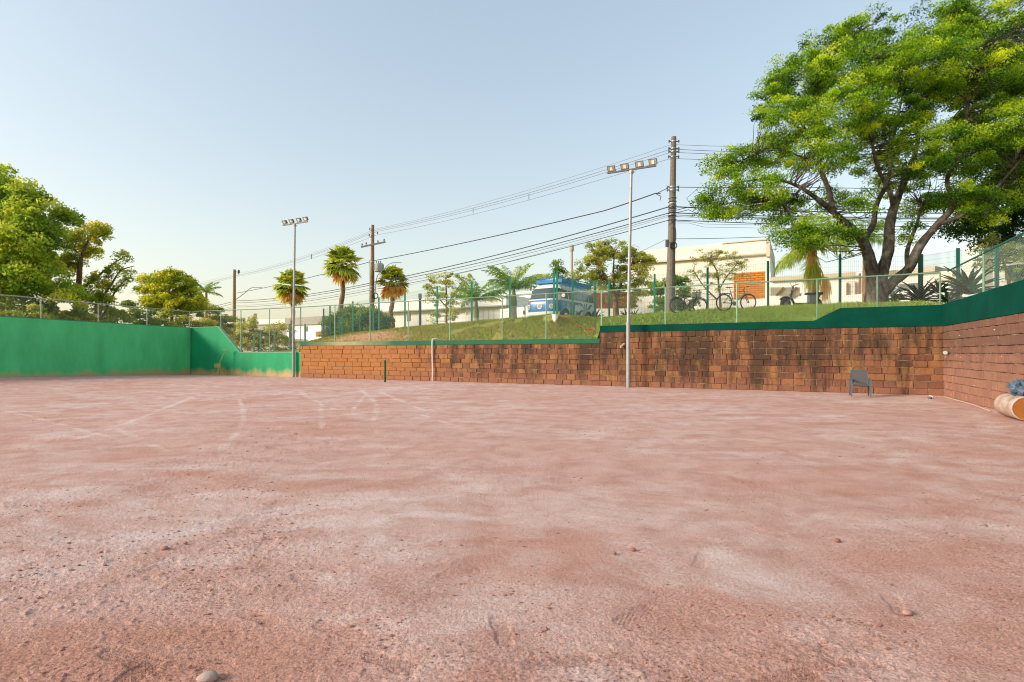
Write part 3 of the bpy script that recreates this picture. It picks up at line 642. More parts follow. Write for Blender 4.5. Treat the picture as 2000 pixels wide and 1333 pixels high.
# ---------------------------------------------------------------- foliage helpers
def leaf_cloud(cen, nrm_up, size, aspect, rs, droop=0.0):
    N = len(cen); n = rs.normal(size=(N, 3)); n[:, 2] += nrm_up; n /= np.linalg.norm(n, axis=1)[:, None]
    t = rs.normal(size=(N, 3)); t[:, 2] -= droop; t -= n*(t*n).sum(1)[:, None]; t /= np.linalg.norm(t, axis=1)[:, None]; s = np.cross(n, t)
    L = size*rs.uniform(.6, 1.3, N)[:, None]; W = L*aspect
    vs = np.stack([cen-t*L, cen+s*W, cen+t*L, cen-s*W], 1).reshape(-1, 3); return vs
def crown(blobs, clump_r, density, per, size, aspect, rs, flat=.5, up=.9, droop=0.2, shell=.35):
    pts = []; cls = []; lv = []
    for bx in blobs:
        c = V(*bx[:3]); r = V(*bx[3:6]); vol = (r[0]*r[1]*r[2])**(1/3)
        n = max(3, int(density*(vol/clump_r)**2.2))
        d = rs.normal(size=(n, 3)); d /= np.linalg.norm(d, axis=1)[:, None]; rad = shell+(1-shell)*rs.rand(n)**.6
        cc = c+d*rad[:, None]*r
        for q in cc:
            k = int(per*rs.uniform(.5, 1.4)); cr = clump_r*rs.uniform(.6, 1.35); e = rs.normal(size=(k, 3)); e /= np.linalg.norm(e, axis=1)[:, None]
            e *= (rs.rand(k)**.5)[:, None]*cr; e[:, 2] *= flat
            th = rs.rand()*6.28; e[:, 0] *= 1+.35*math.cos(th); e[:, 1] *= 1-.35*math.cos(th); e[:, 2] -= .25*(e[:, 0]**2+e[:, 1]**2)/cr
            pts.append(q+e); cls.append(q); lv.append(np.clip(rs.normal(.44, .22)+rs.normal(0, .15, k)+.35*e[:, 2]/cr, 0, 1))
    pts = np.concatenate(pts); lv = np.concatenate(lv); vs = leaf_cloud(pts, up, size, aspect, rs, droop)
    return vs, np.repeat(lv, 4), np.array(cls)
def px_blob(px, py, rx, ry, Y, dY=0, rd=None):
    x, y, z = P(px, py, Y+dY); s = Y/F; return (x, y, z, rx*s, (rd if rd else (rx+ry)/2)*s, ry*s)
def branchy(b, limb_nodes, cls, r0=.03, rs=None, frac=1.0, n=4):
    nodes = np.array(limb_nodes)
    for q in cls:
        if rs.rand() > frac: continue
        d = np.linalg.norm(nodes-q, axis=1)+np.maximum(0, nodes[:, 2]-q[2])*1.5; p = nodes[np.argmin(d)]
        m = (p+q)/2+rs.normal(size=3)*.12*np.linalg.norm(q-p); m[2] -= .06*np.linalg.norm(q-p)
        m1 = (p*2+m)/3+rs.normal(size=3)*.03; b.tube([p, m1, m, (m+q)/2+rs.normal(size=3)*.05, q], [r0, r0*.8, r0*.55, r0*.35, r0*.12], n, False)
def spline(pts, k=5):
    pts = [V(*p) for p in pts]; out = []
    for i in range(len(pts)-1):
        p0, p1, p2, p3 = pts[max(i-1, 0)], pts[i], pts[i+1], pts[min(i+2, len(pts)-1)]
        for j in range(k):
            t = j/k; out.append(.5*((2*p1)+(-p0+p2)*t+(2*p0-5*p1+4*p2-p3)*t*t+(-p0+3*p1-3*p2+p3)*t**3))
    out.append(pts[-1]); return out
def tree(name, label, cat, blobs, limbs, leaf, barkm, clump_r=.5, density=3.0, per=140, size=.07, aspect=.45, flat=.5, seed=1, base=None, br=.03, frac=1.0, group=None, up=.45, droop=.2, shell=.35, n=10):
    rs = np.random.RandomState(seed); rootp = base if base else limbs[0][0][:3]
    t = thing(name, label, cat, rootp, 0, group)
    vs, lv, cls = crown(blobs, clump_r, density, per, size, aspect, rs, flat, up, droop, shell)
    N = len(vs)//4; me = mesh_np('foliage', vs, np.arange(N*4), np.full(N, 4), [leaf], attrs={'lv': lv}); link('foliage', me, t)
    b = MB(); nodes = []
    for i, lm in enumerate(limbs):
        pts = spline([p[:3] for p in lm], 5); rr = np.interp(np.linspace(0, len(lm)-1, len(pts)), range(len(lm)), [p[3] for p in lm])
        rr = [r*rs.uniform(.94, 1.07) for r in rr]
        b.tube(pts, rr, n, False); nodes += pts[3 if i == 0 else 1:]
    if frac > 0: branchy(b, nodes, cls, br, rs, frac)
    b.build('trunk', barkm, t, smooth=True); return t
def L_(Y, *pts):      # limb from picture points: (px, py, radius[, extra depth])
    out = []
    for q in pts: d = q[3] if len(q) > 3 else 0; out.append(tuple(P(q[0], q[1], Y+d))+(q[2],))
    return out
# ---------------------------------------------------------------- trees
Yb = 21.0
blobs = [px_blob(*q) for q in [
    (1420, 385, 52, 40, Yb, -.5), (1405, 330, 30, 28, Yb, 0), (1445, 318, 40, 34, Yb, .5), (1400, 400, 32, 24, Yb, 0), (1490, 370, 45, 40, Yb, -1), (1500, 290, 48, 40, Yb, 1), (1500, 190, 45, 40, Yb, 0), (1530, 235, 55, 45, Yb, -1),
    (1560, 150, 60, 50, Yb, 0), (1620, 105, 70, 50, Yb, 1), (1690, 60, 60, 40, Yb, 0), (1680, 130, 75, 50, Yb, -1.5), (1590, 200, 65, 50, Yb, 2), (1650, 220, 70, 50, Yb, -2), (1560, 300, 50, 40, Yb, 2), (1610, 300, 50, 45, Yb, -1.5),
    (1530, 400, 42, 36, Yb, -.5), (1555, 450, 45, 32, Yb, -1), (1600, 445, 38, 28, Yb, -1.5), (1620, 390, 40, 30, Yb, 1.5), (1700, 300, 60, 45, Yb, 2), (1740, 210, 75, 60, Yb, 0), (1760, 130, 70, 50, Yb, 1.5), (1840, 60, 80, 55, Yb, 0), (1800, 120, 80, 50, Yb, -1.5), (1930, 40, 80, 60, Yb, 0), (1900, 130, 90, 60, Yb, -1), (1850, 210, 90, 60, Yb, 1.5), (1980, 140, 70, 70, Yb, 1), (1820, 290, 80, 50, Yb, -1.5),
    (1900, 300, 80, 55, Yb, 0), (1965, 250, 80, 60, Yb, -1), (1980, 350, 60, 45, Yb, .5), (1880, 380, 60, 32, Yb, -1), (1760, 350, 55, 35, Yb, 1.5), (1800, 400, 48, 28, Yb, 2), (1690, 390, 28, 24, Yb, -1.5), (1770, 455, 26, 20, Yb, 1), (2060, 120, 90, 90, Yb, 0), (2070, 270, 80, 70, Yb, 0), (1940, 410, 50, 30, Yb, 0), (1650, 460, 22, 20, Yb, -1)]]
limbs = [L_(Yb, (1713, 612, .44), (1712, 580, .36), (1706, 548, .25), (1698, 505, .20), (1684, 468, .18), (1655, 440, .14, -.3), (1628, 415, .11, -.6), (1600, 392, .09, -.8), (1560, 365, .06, -1), (1510, 350, .04, -1), (1450, 355, .02, -.8)),
         L_(Yb, (1628, 415, .10, -.6), (1618, 370, .09, -.2), (1600, 320, .08, 0), (1612, 285, .07, .2), (1606, 240, .05, .2), (1590, 180, .04, 0), (1600, 110, .02, 0)),
         L_(Yb, (1605, 312, .06), (1585, 290, .05, .6), (1570, 250, .04, .8), (1540, 200, .02, .8)),
         L_(Yb, (1684, 468, .14), (1705, 440, .11, .5), (1712, 400, .09, .7), (1735, 350, .08, .9), (1742, 290, .06, 1), (1760, 200, .04, 1), (1780, 110, .02, 1)),
         L_(Yb, (1714, 585, .26), (1722, 535, .21), (1735, 490, .19), (1738, 440, .17), (1748, 400, .15), (1770, 345, .11), (1790, 290, .08), (1800, 220, .06), (1830, 140, .04), (1850, 60, .02)),
         L_(Yb, (1745, 410, .10), (1740, 380, .08, -.5), (1715, 330, .06, -1), (1700, 260, .05, -1.2), (1690, 180, .03, -1.2), (1690, 90, .02, -1)),
         L_(Yb, (1715, 580, .26), (1745, 550, .19, -.3), (1775, 525, .17, -.5), (1797, 480, .15, -.7), (1830, 440, .12, -.8), (1862, 400, .10, -.8), (1850, 350, .07, -.8), (1880, 290, .06, -.8), (1890, 200, .04, -.8), (1900, 100, .02, -.5)),
         L_(Yb, (1830, 440, .09, -.8), (1870, 425, .07, -1), (1920, 395, .06, -1), (1970, 340, .04, -1), (2020, 280, .03, -.5)),
         L_(Yb, (1775, 525, .10, -.5), (1772, 490, .08, .5), (1790, 440, .06, 1), (1800, 400, .04, 1.4)),
         L_(Yb, (1575, 258, .045, .8), (1535, 235, .035, .4), (1505, 205, .025, 0), (1480, 190, .012, 0)), L_(Yb, (1602, 325, .05, 0), (1560, 305, .04, .4), (1510, 290, .03, .6), (1470, 305, .02, .4), (1430, 320, .012, .3)), L_(Yb, (1600, 120, .03, 0), (1570, 140, .025), (1540, 160, .012)), L_(Yb, (1600, 110, .03, 0), (1640, 90, .025), (1680, 60, .012)),
         L_(Yb, (1565, 368, .05, -1), (1530, 400, .03, -.8), (1500, 390, .02, -.6))]
tree('large_tree', 'huge spreading bright green feathery tree with forked mottled trunk behind the right corner', 'tree', blobs, limbs, M['lf_big'], M['bark'], .44, 5.6, 215, .050, .38, flat=.50, seed=4, br=.022, up=.5, droop=.3, n=12)
tree('dark_tree', 'dark shaded tree hanging in from the right edge behind the big tree', 'tree',
     [px_blob(*q) for q in [(1960, 400, 80, 55, 26, 0), (1900, 440, 42, 25, 26, -1), (2030, 330, 80, 80, 26, 0), (1980, 300, 70, 50, 26, 1), (2080, 430, 60, 60, 26, 0), (1960, 460, 45, 20, 26, 0), (1870, 400, 40, 30, 26, 1)]],
     [L_(26, (2070, 600, .25), (2060, 520, .2), (2040, 450, .15), (2000, 400, .08), (1950, 390, .03))], M['lf_dark'], M['bark'], .6, 5.0, 260, .07, .5, seed=9)
tree('hanging_shrub', 'small olive tree with drooping branches right of the agaves by the white tower', 'tree',
     [px_blob(*q) for q in [(1955, 490, 28, 22, 21, 0), (1925, 505, 15, 28, 21, 0), (1975, 520, 20, 30, 21, 0), (1990, 480, 20, 20, 21, 0), (1935, 470, 18, 12, 21, 0)]],
     [L_(21, (1975, 585, .07), (1968, 540, .05), (1955, 500, .04), (1940, 480, .02))], M['lf_olive'], M['bark2'], .3, 4, 80, .05, .4, seed=10, droop=1)
YL = 36
tl = tree('broadleaf_tree', 'tall broad-leaved green tree at the left edge of the photo behind the end wall', 'tree',
     [px_blob(*q) for q in [(20, 400, 70, 50, YL, 0), (10, 345, 35, 24, YL, 0), (70, 430, 55, 40, YL, -1), (-60, 420, 90, 90, YL, 0), (30, 470, 75, 50, YL, -2), (100, 470, 40, 35, YL, 0), (60, 540, 65, 40, YL, -1), (-20, 550, 80, 50, YL, -1.5), (120, 410, 16, 12, YL, 0), (90, 520, 40, 35, YL, 1), (20, 500, 60, 60, YL, 2), (-100, 500, 90, 90, YL, 0), (110, 570, 35, 20, YL, -1), (40, 590, 50, 18, YL, -1)]],
     [L_(YL, (0, 740, .35), (0, 640, .3), (5, 560, .25), (30, 480, .15), (60, 430, .06)), L_(YL, (2, 600, .2), (-40, 520, .15), (-80, 440, .06)), L_(YL, (5, 570, .18), (60, 530, .1), (95, 490, .05))],
     M['lf_left'], M['bark2'], .85, 4.6, 260, .115, .5, seed=21, flat=.5, droop=.6, br=.04)
tree('slender_tree', 'open yellow-green tree with visible brown trunk and bare right branches, second from the left edge', 'tree',
     [px_blob(*q) for q in [(150, 470, 36, 28, 40, 0), (185, 450, 26, 18, 40, 0), (140, 520, 30, 25, 40, 0), (205, 450, 8, 12, 40, 0), (175, 490, 22, 18, 40, 1), (225, 530, 18, 12, 40, 0), (240, 505, 10, 12, 40, 0), (255, 540, 12, 10, 40, 0), (195, 545, 25, 16, 40, 0), (150, 575, 40, 20, 40, -1), (205, 580, 24, 14, 40, 0), (230, 560, 12, 12, 40, 0)]],
     [L_(40, (150, 640, .22), (152, 580, .2), (155, 540, .18), (160, 500, .12), (178, 460, .06), (195, 440, .03)), L_(40, (153, 570, .1), (185, 545, .09), (215, 520, .05), (245, 500, .03)), L_(40, (185, 600, .08), (215, 560, .08), (235, 530, .05), (262, 520, .02)), L_(40, (200, 620, .06), (225, 570, .06), (250, 545, .03), (268, 550, .01))],
     M['lf_yel'], M['bark2'], .5, 4.0, 150, .085, .5, seed=22, br=.03, flat=.8)
tree('round_tree', 'compact rounded yellow-green tree left of the wooden power pole', 'tree',
     [px_blob(*q) for q in [(335, 560, 50, 28, 46, 0), (300, 570, 24, 26, 46, 0), (370, 580, 28, 26, 46, 0), (345, 540, 26, 14, 46, 0), (330, 595, 45, 22, 46, -1), (375, 610, 24, 20, 46, 0), (290, 555, 14, 16, 46, 0), (385, 595, 15, 20, 46, -1)]],
     [L_(46, (335, 660, .15), (335, 610, .14), (330, 580, .08), (320, 560, .04)), L_(46, (335, 615, .09), (355, 590, .06), (370, 570, .03)), L_(46, (300, 640, .06), (293, 600, .05), (295, 570, .02))],
     M['lf_yel'], M['bark2'], .5, 4.2, 200, .085, .55, seed=23, flat=.6)
for i, (q, lf, lab) in enumerate([
    ([(30, 615, 60, 26, 33), (-40, 610, 60, 30, 33)], 'lf_olive', 'shaded olive undergrowth behind the fence at the left edge'),
    ([(130, 610, 50, 22, 37), (90, 630, 40, 14, 36)], 'lf_yel', 'leafy undergrowth behind the end-wall fence below the slender tree'),
    ([(215, 618, 45, 22, 40), (190, 630, 40, 14, 39)], 'lf_olive', 'tangled olive brush behind the second fence panel'),
    ([(290, 622, 40, 16, 42), (250, 600, 16, 14, 44)], 'lf_hedge', 'low brush left of the round yellow-green tree'),
    ([(345, 626, 36, 14, 43), (395, 632, 26, 14, 44)], 'lf_yel', 'low bushes beneath the round tree at the wall corner'),
    ([(425, 612, 20, 18, 48), (440, 640, 20, 26, 48), (415, 640, 24, 18, 48)], 'lf_olive', 'yellowish bush just left of the wooden power pole')]):
    bl = [px_blob(*z) for z in q]
    tree('undergrowth_bush', lab, 'bush', bl, [L_(q[0][4], (q[0][0], 670, .08), (q[0][0]+4, q[0][1]+15, .06), (q[0][0], q[0][1], .03)), L_(q[0][4], (q[0][0]-20, 670, .06), (q[0][0]-15, q[0][1]+5, .04)), L_(q[0][4], (q[0][0]+18, 670, .06), (q[0][0]+14, q[0][1]+5, .03))], M[lf], M['bark2'], .5, 3.6, 170, .09, .5, seed=30+i)
tree('feathery_tree', 'low light green tree behind the dip in the green wall, right of the wooden pole', 'tree',
     [px_blob(*q) for q in [(485, 640, 26, 26, 55, 0), (515, 655, 30, 24, 55, 0), (545, 650, 26, 22, 55, 0), (500, 672, 34, 16, 55, 0), (552, 672, 26, 14, 55, 0), (470, 665, 16, 22, 55, 0)]],
     [L_(55, (505, 700, .12), (505, 670, .1), (495, 645, .05)), L_(55, (508, 680, .08), (530, 660, .06), (545, 645, .03))], M['lf_olive'], M['bark2'], .6, 3.5, 150, .10, .45, seed=41)
tree('round_hedge', 'large clipped dome-shaped green hedge behind the fence posts', 'hedge',
     [px_blob(*q) for q in [(702, 632, 60, 30, 50, 0), (735, 628, 28, 24, 50, 0), (668, 632, 28, 20, 50, 0), (702, 612, 34, 12, 50, 0), (702, 650, 64, 16, 50, 0)]],
     [L_(50, (702, 665, .12), (702, 640, .1), (700, 620, .05))], M['lf_hedge'], M['bark2'], .6, 6, 230, .11, .5, seed=42, frac=.3, flat=.75)
tree('airy_tree', 'airy olive tree with loose crown left of the feather palms', 'tree',
     [px_blob(*q) for q in [(868, 545, 34, 18, 40, 0), (845, 565, 20, 20, 40, 0), (890, 560, 22, 18, 40, 0), (860, 585, 30, 18, 40, 0), (870, 608, 34, 18, 40, 0), (852, 622, 20, 10, 40, 0), (900, 600, 16, 14, 40, 0), (912, 545, 12, 10, 40, 0)]],
     [L_(40, (872, 650, .09), (872, 610, .08), (872, 575, .06), (870, 545, .03)), L_(40, (872, 600, .05), (850, 575, .04), (842, 560, .02)), L_(40, (872, 595, .05), (890, 570, .04), (900, 555, .02))],
     M['lf_olive'], M['bark2'], .38, 2.3, 75, .07, .45, seed=43, br=.018)
tree('street_tree', 'bushy grey-green tree with pale branches behind the van', 'tree',
     [px_blob(*q) for q in [(1165, 495, 36, 22, 40, 0), (1205, 490, 36, 20, 40, 0), (1245, 500, 36, 18, 40, 0), (1145, 530, 28, 24, 40, 0), (1190, 535, 40, 24, 40, 0), (1235, 535, 34, 22, 40, 0), (1270, 512, 18, 14, 40, 0), (1200, 570, 30, 16, 40, 0), (1255, 560, 24, 18, 40, 0), (1230, 585, 22, 14, 40, 0), (1160, 560, 22, 12, 40, 0)]],
     [L_(40, (1205, 650, .25), (1203, 610, .22), (1200, 580, .16), (1185, 545, .1), (1165, 510, .05)), L_(40, (1202, 590, .12), (1215, 550, .09), (1235, 515, .04)), L_(40, (1200, 575, .1), (1198, 530, .07), (1200, 495, .03))],
     M['lf_olive'], M['bark2'], .45, 3.4, 140, .075, .5, seed=44)
tree('leafy_bush', 'dense lime-green bush around the foot of the tall power pole', 'bush',
     [px_blob(*q) for q in [(1290, 560, 22, 18, 34, 0), (1330, 560, 22, 20, 34, 0), (1300, 590, 26, 18, 34, 0), (1340, 590, 20, 20, 34, 0), (1285, 595, 16, 14, 34, 1), (1315, 548, 14, 10, 34, 0)]],
     [L_(34, (1310, 625, .07), (1305, 590, .05), (1295, 565, .03)), L_(34, (1325, 625, .06), (1330, 580, .03))], M['lf_mid'], M['bark2'], .36, 4.2, 160, .07, .5, seed=45)
tree('young_tree', 'thin young tree with sparse golden leaves in front of the orange brick screen', 'tree',
     [px_blob(*q) for q in [(1400, 495, 42, 12, 33, 0), (1365, 510, 26, 14, 33, 0), (1430, 510, 34, 14, 33, 0), (1385, 530, 34, 18, 33, 0), (1425, 535, 34, 12, 33, 0), (1350, 540, 18, 16, 33, 0), (1395, 560, 24, 10, 33, 0), (1455, 520, 14, 8, 33, 0), (1350, 570, 16, 14, 33, 0)]],
     [L_(33, (1408, 615, .08), (1406, 580, .07), (1404, 560, .06), (1400, 530, .04), (1385, 505, .03)), L_(33, (1405, 565, .05), (1420, 540, .035), (1440, 515, .02)), L_(33, (1400, 585, .05), (1375, 560, .035), (1355, 530, .02))],
     M['lf_olive'], M['bark2'], .30, 2.5, 60, .055, .32, seed=46, br=.014, up=.6)
tree('small_dark_tree', 'small dark conical tree just above the van roof rack', 'tree',
     [px_blob(*q) for q in [(1092, 530, 14, 14, 45, 0), (1086, 516, 5, 10, 45, 0), (1105, 540, 14, 10, 45, 0), (1120, 552, 12, 12, 45, 0)]], [L_(45, (1095, 600, .1), (1092, 550, .07), (1087, 515, .02))], M['lf_mid'], M['bark2'], .4, 4, 110, .08, .5, seed=47)
tree('yellow_bush', 'bright yellow-green bush between the feather palm and the van', 'bush',
     [px_blob(*q) for q in [(1062, 543, 15, 8, 48, 0), (1045, 545, 10, 6, 48, 0), (1060, 556, 18, 8, 48, 0)]], [L_(48, (1060, 610, .08), (1060, 550, .05))], M['lf_yel'], M['bark2'], .4, 4, 130, .08, .5, seed=48)
tree('green_shrub', 'small green shrub beside the mint bicycle behind the big trunk', 'bush',
     [px_blob(*q) for q in [(1745, 578, 16, 12, 24, 0), (1735, 565, 8, 10, 24, 0), (1757, 585, 12, 8, 24, 0)]], [L_(24, (1745, 605, .03), (1745, 580, .02))], M['lf_mid'], M['bark2'], .2, 4, 80, .05, .4, seed=49)
# ---------------------------------------------------------------- palms
def fan_palm(label, px, crown_y, base_y, Y, R, seed, skirt=.4):
    rs = np.random.RandomState(seed); x, y, zc = P(px, crown_y, Y); zb = P(px, base_y, Y)[2]
    t = thing('fan_palm', label, 'palm tree', (x, y, zb), 0, 'fan palms behind the bank')
    b = MB(); n = 14; b.tube([(x+.1*math.sin(i*.9), y, zb+(zc-zb)*i/n) for i in range(n+1)], [.26-.10*i/n+(.03 if i % 2 else 0) for i in range(n+1)], 8); b.build('trunk', M['barkp'], t)
    g, d_ = [], []; gl, dl = [], []
    for k in range(78):
        az = rs.rand()*6.283; el = rs.uniform(-1.2, 1.45) if k > 10 else rs.uniform(.9, 1.5); dry = (el < -.62 and rs.rand() < .75) or (skirt > .9 and el < -.35)
        dr = V(math.cos(az)*math.cos(el), math.sin(az)*math.cos(el), math.sin(el)); c0 = V(x, y, zc); pl = R*rs.uniform(.36, .50); tip = c0+dr*pl
        s = np.cross(dr, V(0, 0, 1)); s /= np.linalg.norm(s)+1e-9; up = np.cross(s, dr); fr = R*rs.uniform(.52, .68); m = 15
        tgt = d_ if dry else g; tl_ = dl if dry else gl; lvb = rs.uniform(.1, .9)
        tgt.append([c0-s*.02, c0+s*.02, tip+s*.015, tip-s*.015]); tl_.append([lvb]*4)
        for j in range(m):
            a = -1.35+2.7*j/(m-1)+rs.normal(0, .05); dd = dr*math.cos(a)+s*math.sin(a); L = fr*(1-.25*abs(a)/1.35)*rs.uniform(.8, 1.1)
            e = tip+dd*L-V(0, 0, 1)*L*rs.uniform(.12, .45); mid = tip+dd*L*.55; sw = np.cross(dd, up)*L*.13
            tgt.append([tip, mid-sw, e, mid+sw]); tl_.append([np.clip(lvb+rs.normal(0, .15), 0, 1)]*4)
    for nm, q, l, m_ in (('green_fronds', g, gl, M['lf_palm']), ('dry_fronds', d_, dl, M['lf_dry'])):
        v = np.array(q).reshape(-1, 3); N = len(v)//4; link(nm, mesh_np(nm, v, np.arange(N*4), np.full(N, 4), [m_], attrs={'lv': np.array(l).ravel()}), t)
fan_palm('left-most fan palm, partly behind the floodlight mast', 571, 560, 700, 56, 2.0, 1)
fan_palm('middle fan palm with bare brown trunk, between mast and power pole', 668, 516, 650, 50, 1.95, 2)
fan_palm('fan palm with hanging dry skirt just right of the transformer pole', 765, 550, 650, 53, 1.8, 3, 1)
def feather_palm(name, label, px, crown_y, base_y, Y, L, nf, seed, trunk_r=.16, shaft=True, droop=1.0, leaflet=.55, yellow=.2, mat='lf_royal'):
    rs = np.random.RandomState(seed); x, y, zc = P(px, crown_y, Y); zb = P(px, base_y, Y)[2]
    t = thing(name, label, 'palm tree', (x, y, zb)); zs = zc-(1.1 if shaft else .0)
    b = MB(); n = 10; b.tube([(x, y, zb+(zs-zb)*i/n) for i in range(n+1)], [trunk_r*(1.25-.35*i/n) for i in range(n+1)], 9); b.build('trunk', M['concgrey'] if shaft else M['barkp'], t)
    if shaft: MB().tube([(x, y, zs), (x, y, zs+.3), (x, y, zc+.1)], [trunk_r*1.05, trunk_r*1.1, trunk_r*.4], 9).build('crownshaft', M['greenshaft'], t)
    st = MB(); q = []; lv = []
    for k in range(nf):
        az = 6.283*k/nf*1.618*3+rs.rand()*.5; el = rs.uniform(.15, 1.5) if not shaft else rs.uniform(.3, 1.52); LL = L*rs.uniform(.8, 1.1); dr = V(math.cos(az), math.sin(az), 0); p = V(x, y, zc); pts = [p]; e = el; ns = 14
        for i in range(ns): e -= droop*(.045+.065*i/ns)*1.1; p = p+(dr*math.cos(e)+V(0, 0, 1)*math.sin(e))*LL/ns; pts.append(p)
        st.tube(pts, [.03*(1-i/(ns+1))+.004 for i in range(ns+1)], 4, False); side = V(-dr[1], dr[0], 0); base = rs.uniform(.1, .6)+(yellow if rs.rand() < .4 else 0)
        for i in range(2, ns+1):
            tg = pts[i]-pts[i-1]
            for sgn in (-1, 1):
                for h in (0, .25, .5, .75):
                    o = pts[i-1]+tg*h; ll = leaflet*math.sin(math.pi*(.12+.85*(i+h)/(ns+1)))*rs.uniform(.8, 1.1); d = side*sgn*rs.uniform(.5, .8)+tg/np.linalg.norm(tg)*.55+V(0, 0, rs.uniform(-.75, .25)*droop); d /= np.linalg.norm(d)
                    en = o+d*ll-V(0, 0, .22*ll); wv = tg/np.linalg.norm(tg)*.030; q.append([o, o+d*ll*.4+wv, en, o+d*ll*.4-wv]); lv.append([np.clip(base+rs.normal(0, .12), 0, 1)]*4)
    st.build('frond_stems', M['greenshaft'], t); v = np.array(q).reshape(-1, 3); N = len(v)//4
    link('fronds', mesh_np('fronds', v, np.arange(N*4), np.full(N, 4), [M[mat]], attrs={'lv': np.array(lv).ravel()}), t); return t
feather_palm('feather_palm', 'tall feather palm with green crownshaft left of the van', 1003, 566, 640, 36, 2.75, 19, 5, .22, droop=.85)
feather_palm('feather_palm', 'shorter feather palm with pale trunk, left of the taller one', 930, 588, 650, 35, 2.3, 15, 6, .17, droop=.85)
feather_palm('feather_palm', 'pale distant feather palm beside the round tree', 403, 572, 660, 70, 2.6, 12, 7, .16, False)
jp = feather_palm('queen_palm', 'queen palm with drooping grey-green fronds and hanging dry stalks behind the scooter', 1586, 490, 610, 27, 2.7, 18, 8, .17, False, 1.45, .8, .35)
feather_palm('queen_palm', 'second queen palm glimpsed behind the fork of the big tree', 1690, 470, 610, 34, 2.5, 13, 14, .15, False, 1.4, .7)
rs = np.random.RandomState(3)
def strands(name, px0, px1, y0, y1, Y, n, mat, parent, wd=.03):
    q = []; lv = []
    for k in range(n):
        px = rs.uniform(px0, px1); c = (px0+px1)/2; a = V(*P(c+(px-c)*.5, y0+rs.uniform(0, 12), Y+rs.uniform(-.25, .25))); e = V(*P(px+rs.normal(0, 3), rs.uniform(y0+(y1-y0)*.5, y1), Y+rs.uniform(-.3, .3)))
        m = (a+e)/2+V(rs.normal(0, .05), 0, .1); s = V(wd/2, 0, 0); q += [[a-s*.5, m-s, m+s, a+s*.5], [m-s, e-s*.2, e+s*.2, m+s]]; lv += [[rs.rand()]*4]*2
    v = np.array(q).reshape(-1, 3); N = len(v)//4
    link(name, mesh_np(name, v, np.arange(N*4), np.full(N, 4), [mat], attrs={'lv': np.array(lv).ravel()}), parent)
strands('flower_stalks', 1570, 1608, 512, 578, 26.8, 170, M['lf_yel'], jp, .035); strands('dry_fronds', 1602, 1622, 540, 600, 26.9, 80, M['lf_dry'], jp, .04)
strands('dry_fronds', 1572, 1600, 488, 535, 26.9, 60, M['lf_dry'], jp, .05)
def agave(label, px, py, Y, R, n, seed, hgt=1.0):
    rs = np.random.RandomState(seed); x, y, z = P(px, py, Y); t = thing('agave', label, 'plant', (x, y, z), 0, 'agaves by the right corner'); 
    for k in range(n):
        az = 6.283*k*.618; el = .15+1.25*(k/n); dr = V(math.cos(az), math.sin(az), 0); s = V(-dr[1], dr[0], 0); L = R*rs.uniform(.8, 1.1); b = MB(); e = el*hgt; p = V(x, y, z); prof = [.6, 1, .9, .6, .02]; pts = []
        for i in range(5):
            wd = .055*R/.8*prof[i]; up = V(0, 0, 1)*math.cos(e)-dr*math.sin(e); pts += [p-s*wd+up*wd*.5, p, p+s*wd+up*wd*.5, p-up*.02]
            p = p+(dr*math.cos(e)+V(0, 0, 1)*math.sin(e))*L/4; e -= .16
        fs = []
        for i in range(4): a = i*4; c = a+4; fs += [(a, a+1, c+1, c), (a+1, a+2, c+2, c+1), (a+2, a+3, c+3, c+2), (a+3, a, c, c+3)]
        b.add(pts, fs); o = b.build('leaf', M['lf_agave'], t)
agave('dark spiky agave left of the corner fence post, behind the green coping', 1795, 590, 21.6, 1.05, 30, 1)
agave('smaller paler agave tucked between the two larger ones', 1832, 572, 20.8, .65, 24, 2)
agave('large upright agave behind the rising side fence', 1892, 575, 18.9, 1.25, 30, 3)
agave('low dark agave at the foot of the corner post', 1850, 592, 19.6, .7, 24, 4)
for k, (px, lab) in enumerate(((1165, 'small spiky plant at the foot of the white wall behind the van tail'), (1222, 'small spiky plant right of the street tree trunk'), (1240, 'low spiky plant left of the mast on the terrace'))):
    agave(lab, px, 622, 30.5, .6, 16, 20+k, 1.2)

# ---------------------------------------------------------------- buildings
def hblock(parent, name, pl, Yl, pr, Yr, ytop_l, ybot_l, depth, mat, zt=None, zb=None, off=0.0):
    """box whose front face runs between two picture columns at given depths; heights read at the left column"""
    a = V(*P(pl, H, Yl)); c = V(*P(pr, H, Yr)); zt = P(pl, ytop_l, Yl)[2] if zt is None else zt; zb = P(pl, ybot_l, Yl)[2] if zb is None else zb
    d = (c-a)[:2]; d /= np.linalg.norm(d); n = V(-d[1], d[0])
    q = [a[:2]-n*off, c[:2]-n*off, c[:2]+n*depth, a[:2]+n*depth]
    b = MB(); b.hexa([(p[0], p[1], zb) for p in q], [(p[0], p[1], zt) for p in q]); return b.build(name, mat, parent)
def yat(pl, Yl, pr, Yr, px):   # depth along a facade line at a picture column
    a = V(*P(pl, H, Yl))[:2]; c = V(*P(pr, H, Yr))[:2]; d = c-a; r = (px-1000)/F; t = (a[0]-r*a[1])/(r*d[1]-d[0]); return a[1]+t*d[1]
def seg(parent, name, F4, p0, p1, y0, y1, depth, mat, off=0.0):
    Y0, Y1 = yat(*F4, p0), yat(*F4, p1); return hblock(parent, name, p0, Y0, p1, Y1, y0, y1, depth, mat, off=off)
